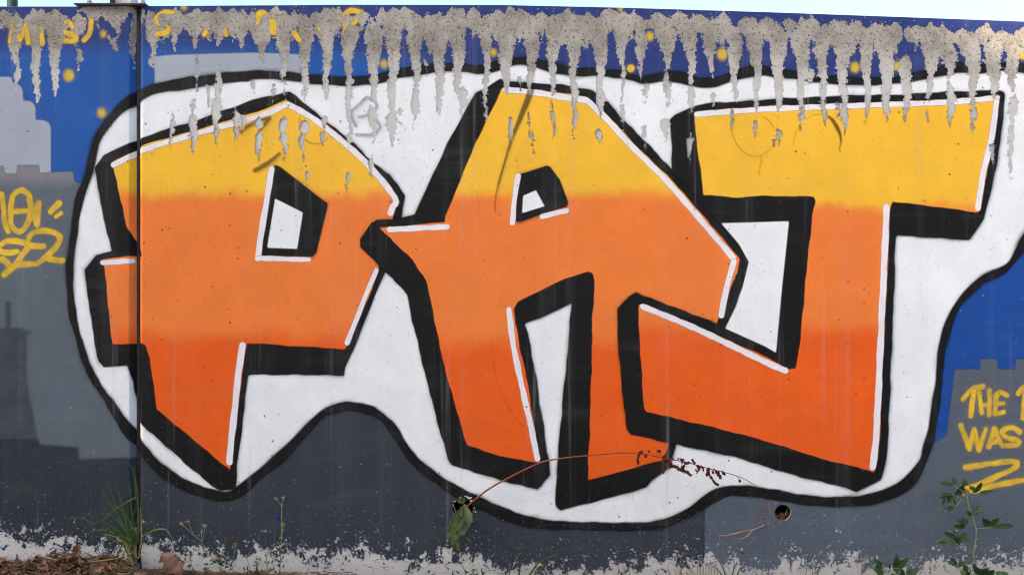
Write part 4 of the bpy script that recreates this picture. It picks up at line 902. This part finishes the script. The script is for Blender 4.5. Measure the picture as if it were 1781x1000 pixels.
# dock growing out of the broken weep hole
dk = empty('dock_plant', W(805, 890, .0), 'dock plant drooping from the broken hole, its long red stem arching right', 'plant'); do = tuple(dk.location)
zd = lambda u, v: (760+u/8.33, 850+v/8.33)
def curved_leaf(pts, ws, d0, d1, mat, root, org, name='leaf'):
    n = len(pts); p3 = curve3([W(x, y, d0+(d1-d0)*math.sin(math.pi*.5*i/(n-1))) for i, (x, y) in enumerate(pts)])
    m = len(p3); v = []; f = []
    for i, p in enumerate(p3):
        t = (p3[min(i+1, m-1)]-p3[max(0, i-1)]).normalized(); s = t.cross(Vector((.1, -1, .1))).normalized(); nn = s.cross(t); nn = nn if nn.y < 0 else -nn
        w = float(np.interp(i/(m-1), np.linspace(0, 1, len(ws)), ws))*S/2
        wav = .25*math.sin(i*1.9)
        v += [p-s*w+nn*w*(.10+wav), p-s*w*.5+nn*w*(.16+wav*.4), p-nn*w*.10, p+s*w*.5+nn*w*(.16-wav*.4), p+s*w+nn*w*(.05-wav)]
    for i in range(m-1):
        for k in range(4): a = i*5+k; f.append((a, a+1, a+6, a+5))
    lf = link_mesh(name, v, f, mat, root, True, org)
    if max(ws) > 8:
        G = Geo(); G.tube([Vector(v[i*5+2])+Vector((0, -.0008, 0)) for i in range(m)], .0011, .0004, n=4); G.build('midrib', M_STEM, lf, origin=org)
        for i in range(2, m-2, 2):
            for e in (0, 4):
                a, b = Vector(v[i*5+2]), Vector(v[min(i+1, m-1)*5+e]); G2 = Geo()
                G2.tube([a+Vector((0, -.0006, 0)), a*.4+b*.6+Vector((0, -.0012, 0))], .0006, .0003, n=3); G2.build('leaf_vein', M_STEM, lf, origin=org)
    return lf
curved_leaf([zd(330, 300), zd(260, 420), zd(215, 600), zd(265, 760), zd(335, 905)], [3, 11, 14, 20, 14, 3], .01, .05, M_DOCK, dk, do)
curved_leaf([zd(420, 440), zd(400, 520), zd(360, 610), zd(320, 665)], [6, 15, 16, 4], .02, .055, M_DOCK, dk, do)
curved_leaf([zd(390, 230), zd(370, 350), zd(330, 490), zd(255, 615)], [3, 9, 17, 13, 2], .01, .065, M_DOCK, dk, do)
curved_leaf([zd(395, 220), zd(440, 330), zd(470, 440), zd(455, 545)], [3, 10, 14, 11, 3], .01, .07, M_DOCK, dk, do)
curved_leaf([zd(405, 150), zd(360, 170), zd(300, 165)], [6, 11, 7], .03, .05, M_DOCK, dk, do)
curved_leaf([zd(350, 250), zd(330, 380), zd(300, 490)], [2, 6, 2], .02, .06, M_DOCK, dk, do)
curved_leaf([zd(380, 260), zd(350, 340), zd(345, 400)], [2, 5, 2], .02, .07, M_DOCK, dk, do)
stem(dk, do, [zd(300, 480), zd(285, 380), zd(240, 230)], .6, .03, .01, M_TWIG, 'dry_stalk')
MAIN = [(806, 886), (814, 879), (821, 873), (834, 862), (850, 850), (880, 833), (935.6, 806), (968.5, 798), (1021.6, 792), (1077, 787.5), (1113, 788.7), (1153, 796), (1196, 804), (1234, 815), (1262, 821.6), (1290, 830.5), (1318, 846)]
n = len(MAIN); G = Geo()
G.tube(curve3([W(x, y, -.02+.16*math.sin(math.pi*.62*i/(n-1))) for i, (x, y) in enumerate(MAIN)]), 2.0*S, .45*S, n=6)
G.build('flower_stem', M_DOCKS, dk, origin=do)
zk = lambda u, v: (1080+u/8.48, 760+v/8.48)
def mdep(x):
    i = float(np.interp(x, [m[0] for m in MAIN], range(n))); return -.02+.16*math.sin(math.pi*.62*i/(n-1))
runs = [([(640, 320), (750, 410), (900, 490), (1040, 552)], 70, 26), ([(640, 300), (650, 370)], 26, 34), ([(700, 350), (720, 420)], 22, 30), ([(890, 330), (960, 390), (900, 455)], 26, 18), ([(990, 370), (1015, 395)], 9, 12), ([(1055, 340), (1095, 388)], 6, 6), ([(1115, 415), (1160, 460), (1110, 515)], 28, 18), ([(1185, 435), (1225, 490)], 12, 14), ([(1285, 470), (1270, 570)], 36, 24), ([(1320, 580), (1370, 660), (1440, 712)], 30, 14), ([(1390, 490), (1440, 540), (1470, 590)], 28, 26), ([(1500, 510), (1535, 560)], 16, 14), ([(270, 225), (240, 330), (250, 415)], 26, 14), ([(540, 195), (545, 210)], 6, 10), ([(260, 240), (310, 220)], 9, 14), ([(345, 275), (370, 290)], 5, 8), ([(410, 210), (412, 212)], 2, 3), ([(575, 205), (578, 208)], 2, 4), ([(625, 430), (625, 530)], 9, 5), ([(750, 310), (770, 340)], 5, 8), ([(848, 318), (850, 320)], 2, 3), ([(1735, 612), (1765, 668)], 3, 5), ([(1350, 500), (1360, 530)], 5, 10)]
G = Geo()
for pts, cnt, sp in runs:
    B = Geo()
    for _ in range(cnt):
        u = random.random()*(len(pts)-1); i = min(int(u), len(pts)-2); f = u-i
        x = pts[i][0]*(1-f)+pts[i+1][0]*f+random.gauss(0, sp*.45); y = pts[i][1]*(1-f)+pts[i+1][1]*f+random.gauss(0, sp*.45)
        q = zk(x, y); c = W(q[0], q[1], mdep(q[0])+random.uniform(-.012, .012))
        G.ball(c, random.uniform(1.4, 2.7)*S, random.uniform(.7, 1.1), 1, random.uniform(.7, 1.2))
    q3 = [W(*zk(*p), mdep(zk(*p)[0])) for p in pts]
    a = zk(*pts[0]); k = min(range(n), key=lambda i: abs(MAIN[i][0]-a[0]))
    yl = float(np.interp(a[0], [m[0] for m in MAIN], [m[1] for m in MAIN])); B.tube([W(a[0]-2, yl, mdep(a[0]))]+q3, .5*S, .35*S, n=4); B.build('side_stem', M_DOCKS, dk, origin=do)
tag(G.build('seed_cluster', M_SEED, dk, origin=do), kind='stuff')
# crumbled mortar round the broken hole
for i in range(11):
    a = random.uniform(-.9, 2.4)
    x, y = 805+math.cos(a)*21+random.uniform(-2, 2), 884-math.sin(a)*21+random.uniform(-2, 2)
    G = Geo(); G.ball(W(x, y, .004), random.uniform(1.0, 3.0)*S, random.uniform(.7, 1.3), .4, random.uniform(.6, 1.2))
    G.build('mortar_crumb', M_CONC, wallR, origin=oR, smooth=False)

# twigs out of the round drain hole
zh = lambda p: Z(p, 1240, 860, 10.0)
tw = empty('dry_twig', W(1353, 897, .0), 'forked reddish dry twig sticking out of the round drain hole to the left', 'twig'); to = tuple(tw.location)
stem(tw, to, zh([(1220, 340), (1130, 370), (1050, 405), (960, 500), (840, 552), (700, 605), (540, 632), (400, 672), (200, 710), (95, 710)]), 1.35, -.06, .09, M_TWIG, 'main_stalk')
stem(tw, to, zh([(690, 615), (600, 710), (500, 762), (345, 768)]), .9, .055, .09, M_TWIG, 'side_stalk')
t2 = empty('dry_twig', W(1345, 898, .01), 'bent thin reddish twig beside the drain hole, peaked like a hook', 'twig'); to2 = tuple(t2.location)
stem(t2, to2, zh([(1060, 395), (1010, 340), (985, 250), (965, 140), (985, 92)]), .55, .01, .04, M_TWIG, 'thin_stalk')
stem(t2, to2, zh([(985, 90), (930, 140), (870, 225), (775, 370), (735, 420), (722, 490)]), 1.0, .04, .02, M_DOCKS, 'stalk')
for i, p in enumerate(([(1320, 210), (1285, 280), (1255, 355)], [(1195, 310), (1180, 400), (1145, 490)], [(1230, 330), (1205, 420), (1210, 440)])):
    r = empty('straw', W(*zh(p)[-1], .0), ['pale straw leaning in the upper right of the drain hole', 'pale straw poking out under the drain hole', 'short straw lying inside the drain hole'][i], 'straw'); stem(r, tuple(r.location), zh(p), .7, -.04, .008, M_DRYGR, 'stalk')
G = Geo()
for _ in range(60):
    a = random.uniform(3.3, 6.1); rr = random.uniform(3, 13)
    x, y = 1361+rr*math.cos(a), 891-rr*math.sin(a)*.95
    c = W(x, y, random.uniform(-.06, -.01)); v = Vector((random.uniform(-1, 1), random.uniform(-1, 1), random.uniform(-.5, .5))).normalized()*.008
    G.tube([c-v, c+v], .0009, n=4)
tag(G.build('hole_debris', M_LIT, wallR, origin=oR), kind='stuff')

# ------------------------------------------------------------------ dead leaves and litter
def dead_leaf_mesh(seed, L, lobed=True):
    r = random.Random(seed); G = Geo(); n = 9
    v = []; f = []
    for i in range(n+1):
        u = i/n; w = math.sin(math.pi*min(1, u*.93+.05))**.7*L*.36
        if lobed: w *= (1.0 if i % 2 else .62)
        y = (u-.5)*L; curl = r.uniform(-.03, .03)*L
        zc = .16*L*math.sin(u*3+r.random())*r.uniform(.4, 1)
        for k, s_ in enumerate((-1, -.5, 0, .5, 1)):
            v.append((s_*w+r.uniform(-.02, .02)*L, y+abs(s_)*L*.07+r.uniform(-.02, .02)*L, zc+abs(s_)*w*r.uniform(.2, .9)+curl))
    for i in range(n):
        for k in range(4): a = i*5+k; f.append((a, a+1, a+6, a+5))
    me = bpy.data.meshes.new('dead_leaf'); me.from_pydata(v, [], f); me.polygons.foreach_set('use_smooth', [True]*len(f)); me.materials.append(M_DEAD); me.update()
    return me
LM = [dead_leaf_mesh(i, .075+.006*i) for i in range(6)]
def put_leaf(px, py, d, sc, rot, mesh, label):
    o = bpy.data.objects.new('dead_leaf', mesh); COL.objects.link(o); o.location = W(px, py, d); o.rotation_euler = rot; o.scale = (sc,)*3
    return tag(o, label, 'leaf', 'dead leaves at the foot of the wall')
put_leaf(298, 988, .08, 1.15, (.95, -.35, .9), LM[4], 'large curled tan oak leaf at the wall foot right of the joint')
put_leaf(134, 960, .05, .62, (1.5, .1, .1), LM[2], 'small upright orange dead leaf sticking out of the litter')
for i in range(66):
    px = random.uniform(-40, 200); top = 975+6*math.sin(px*.05)-8*math.exp(-((px-150)/40)**2)
    py = random.uniform(top, 1002); d = .03+(py-965)/35*.06+random.uniform(-.01, .02)
    put_leaf(px, py, d, random.uniform(.35, .8), (random.uniform(-.6, 1.5), random.uniform(-.9, .9), random.uniform(0, 6.28)), random.choice(LM), 'crumpled brown dead leaf in the litter heap at the lower left')
for i in range(8):
    put_leaf(random.uniform(205, 460), random.uniform(996, 1002), .09, random.uniform(.35, .6), (random.uniform(-.3, .8), random.uniform(-.5, .5), random.uniform(0, 6.28)), random.choice(LM), 'crumpled brown dead leaf scattered at the wall foot below the letter P')
G = Geo()
for _ in range(1500):
    px = random.uniform(-60, 235); top = 973+6*math.sin(px*.05)-8*math.exp(-((px-150)/40)**2)+(18*max(0, px-190)/45)
    py = random.uniform(top, 1004); c = W(px, py, .02+max(0, (py-965)/35)*.07+random.uniform(-.015, .015))
    a = random.uniform(0, 6.28); v = Vector((math.cos(a), random.uniform(-.6, .6), math.sin(a)*.5))*random.uniform(.006, .022)
    if random.random() < .6: G.leaf(c-v, c+v, random.uniform(.004, .014), normal=(random.uniform(-1, 1), -1, random.uniform(-.3, 1)), bend=random.uniform(-.3, .3), n=3)
    else: G.tube([c-v, c+v*.2+Vector((0, 0, random.uniform(-.003, .004))), c+v*1.3], .0009, n=3)
for _ in range(500):
    px = random.uniform(235, 620); py = random.uniform(994-4*(px < 330), 1004); c = W(px, py, .06+random.uniform(-.03, .03))
    a = random.uniform(0, 6.28); v = Vector((math.cos(a), random.uniform(-.6, .6), math.sin(a)*.4))*random.uniform(.004, .014)
    G.tube([c-v, c+v], .0009, n=3)
lit = G.build('leaf_litter', M_LIT); tag(lit, kind='stuff')
for mat, nm, cnt, rr in ((M_DRYGR, 'straw_litter', 150, .0009), (M_SOIL, 'soil_crumbs', 260, .0016), (M_TWIG, 'twig_litter', 130, .0010)):
    G = Geo()
    for _ in range(cnt):
        px = random.uniform(-60, 250); top = 969+6*math.sin(px*.05)-8*math.exp(-((px-150)/40)**2)+(22*max(0, px-190)/45)
        py = random.uniform(top, 1004); c = W(px, py, .025+max(0, (py-965)/35)*.08+random.uniform(-.01, .02))
        a = random.uniform(-.9, .9)+(3.14 if random.random() < .5 else 0); v = Vector((math.cos(a), random.uniform(-.6, .6), math.sin(a)*.8))*random.uniform(.008, .035)
        G.tube([c-v, c+Vector((0, 0, random.uniform(-.004, .006))), c+v], rr, rr*.6, n=4)
    tag(G.build(nm, mat), kind='stuff')
for i, (p, w, lb) in enumerate([([(144, 966), (139, 982), (134, 1003)], 1.2, 'upright pale straw stalk in the leaf litter'), ([(54, 960), (75, 967), (100, 974)], .9, 'pale straw lying over the litter by the wall, upper left of the heap'), ([(150, 977), (180, 974), (205, 970), (232, 960)], 1.0, 'long pale straw arching from the litter to the joint'), ([(12, 982), (16, 992), (22, 1004)], 1.0, 'short tan straw at the far left of the litter heap'), ([(72, 975), (80, 982), (90, 990)], 2.2, 'dark red dry stalk in the leaf litter'), ([(310, 997), (350, 994), (385, 994)], 1.0, 'pale straw lying along the wall foot under the letter P')]):
    r = empty('straw', W(*p[0], .07), lb, 'straw'); stem(r, tuple(r.location), p, w, .06, .09, M_DOCKS if 'red' in lb else M_DRYGR, 'stalk')
# rubble of mortar at the foot of the joint
G = Geo(); 
c = W(229, 980, .02)
for (dx, dy, r) in ((0, 0, 12), (-8, 6, 9), (7, 8, 9), (-2, -14, 7), (5, -8, 6)):
    G.ball(W(229+dx, 978+dy, .012), r*S, 1, .8, 1.2)
M_LUMP = simple('old_mortar', lin(92, 86, 80), lin(140, 133, 124), 50, .95, .1, .6)
link = G.build('mortar_lump', M_LUMP, origin=tuple(c)); tag(link, 'grey lump of old mortar at the foot of the vertical joint', 'stone')
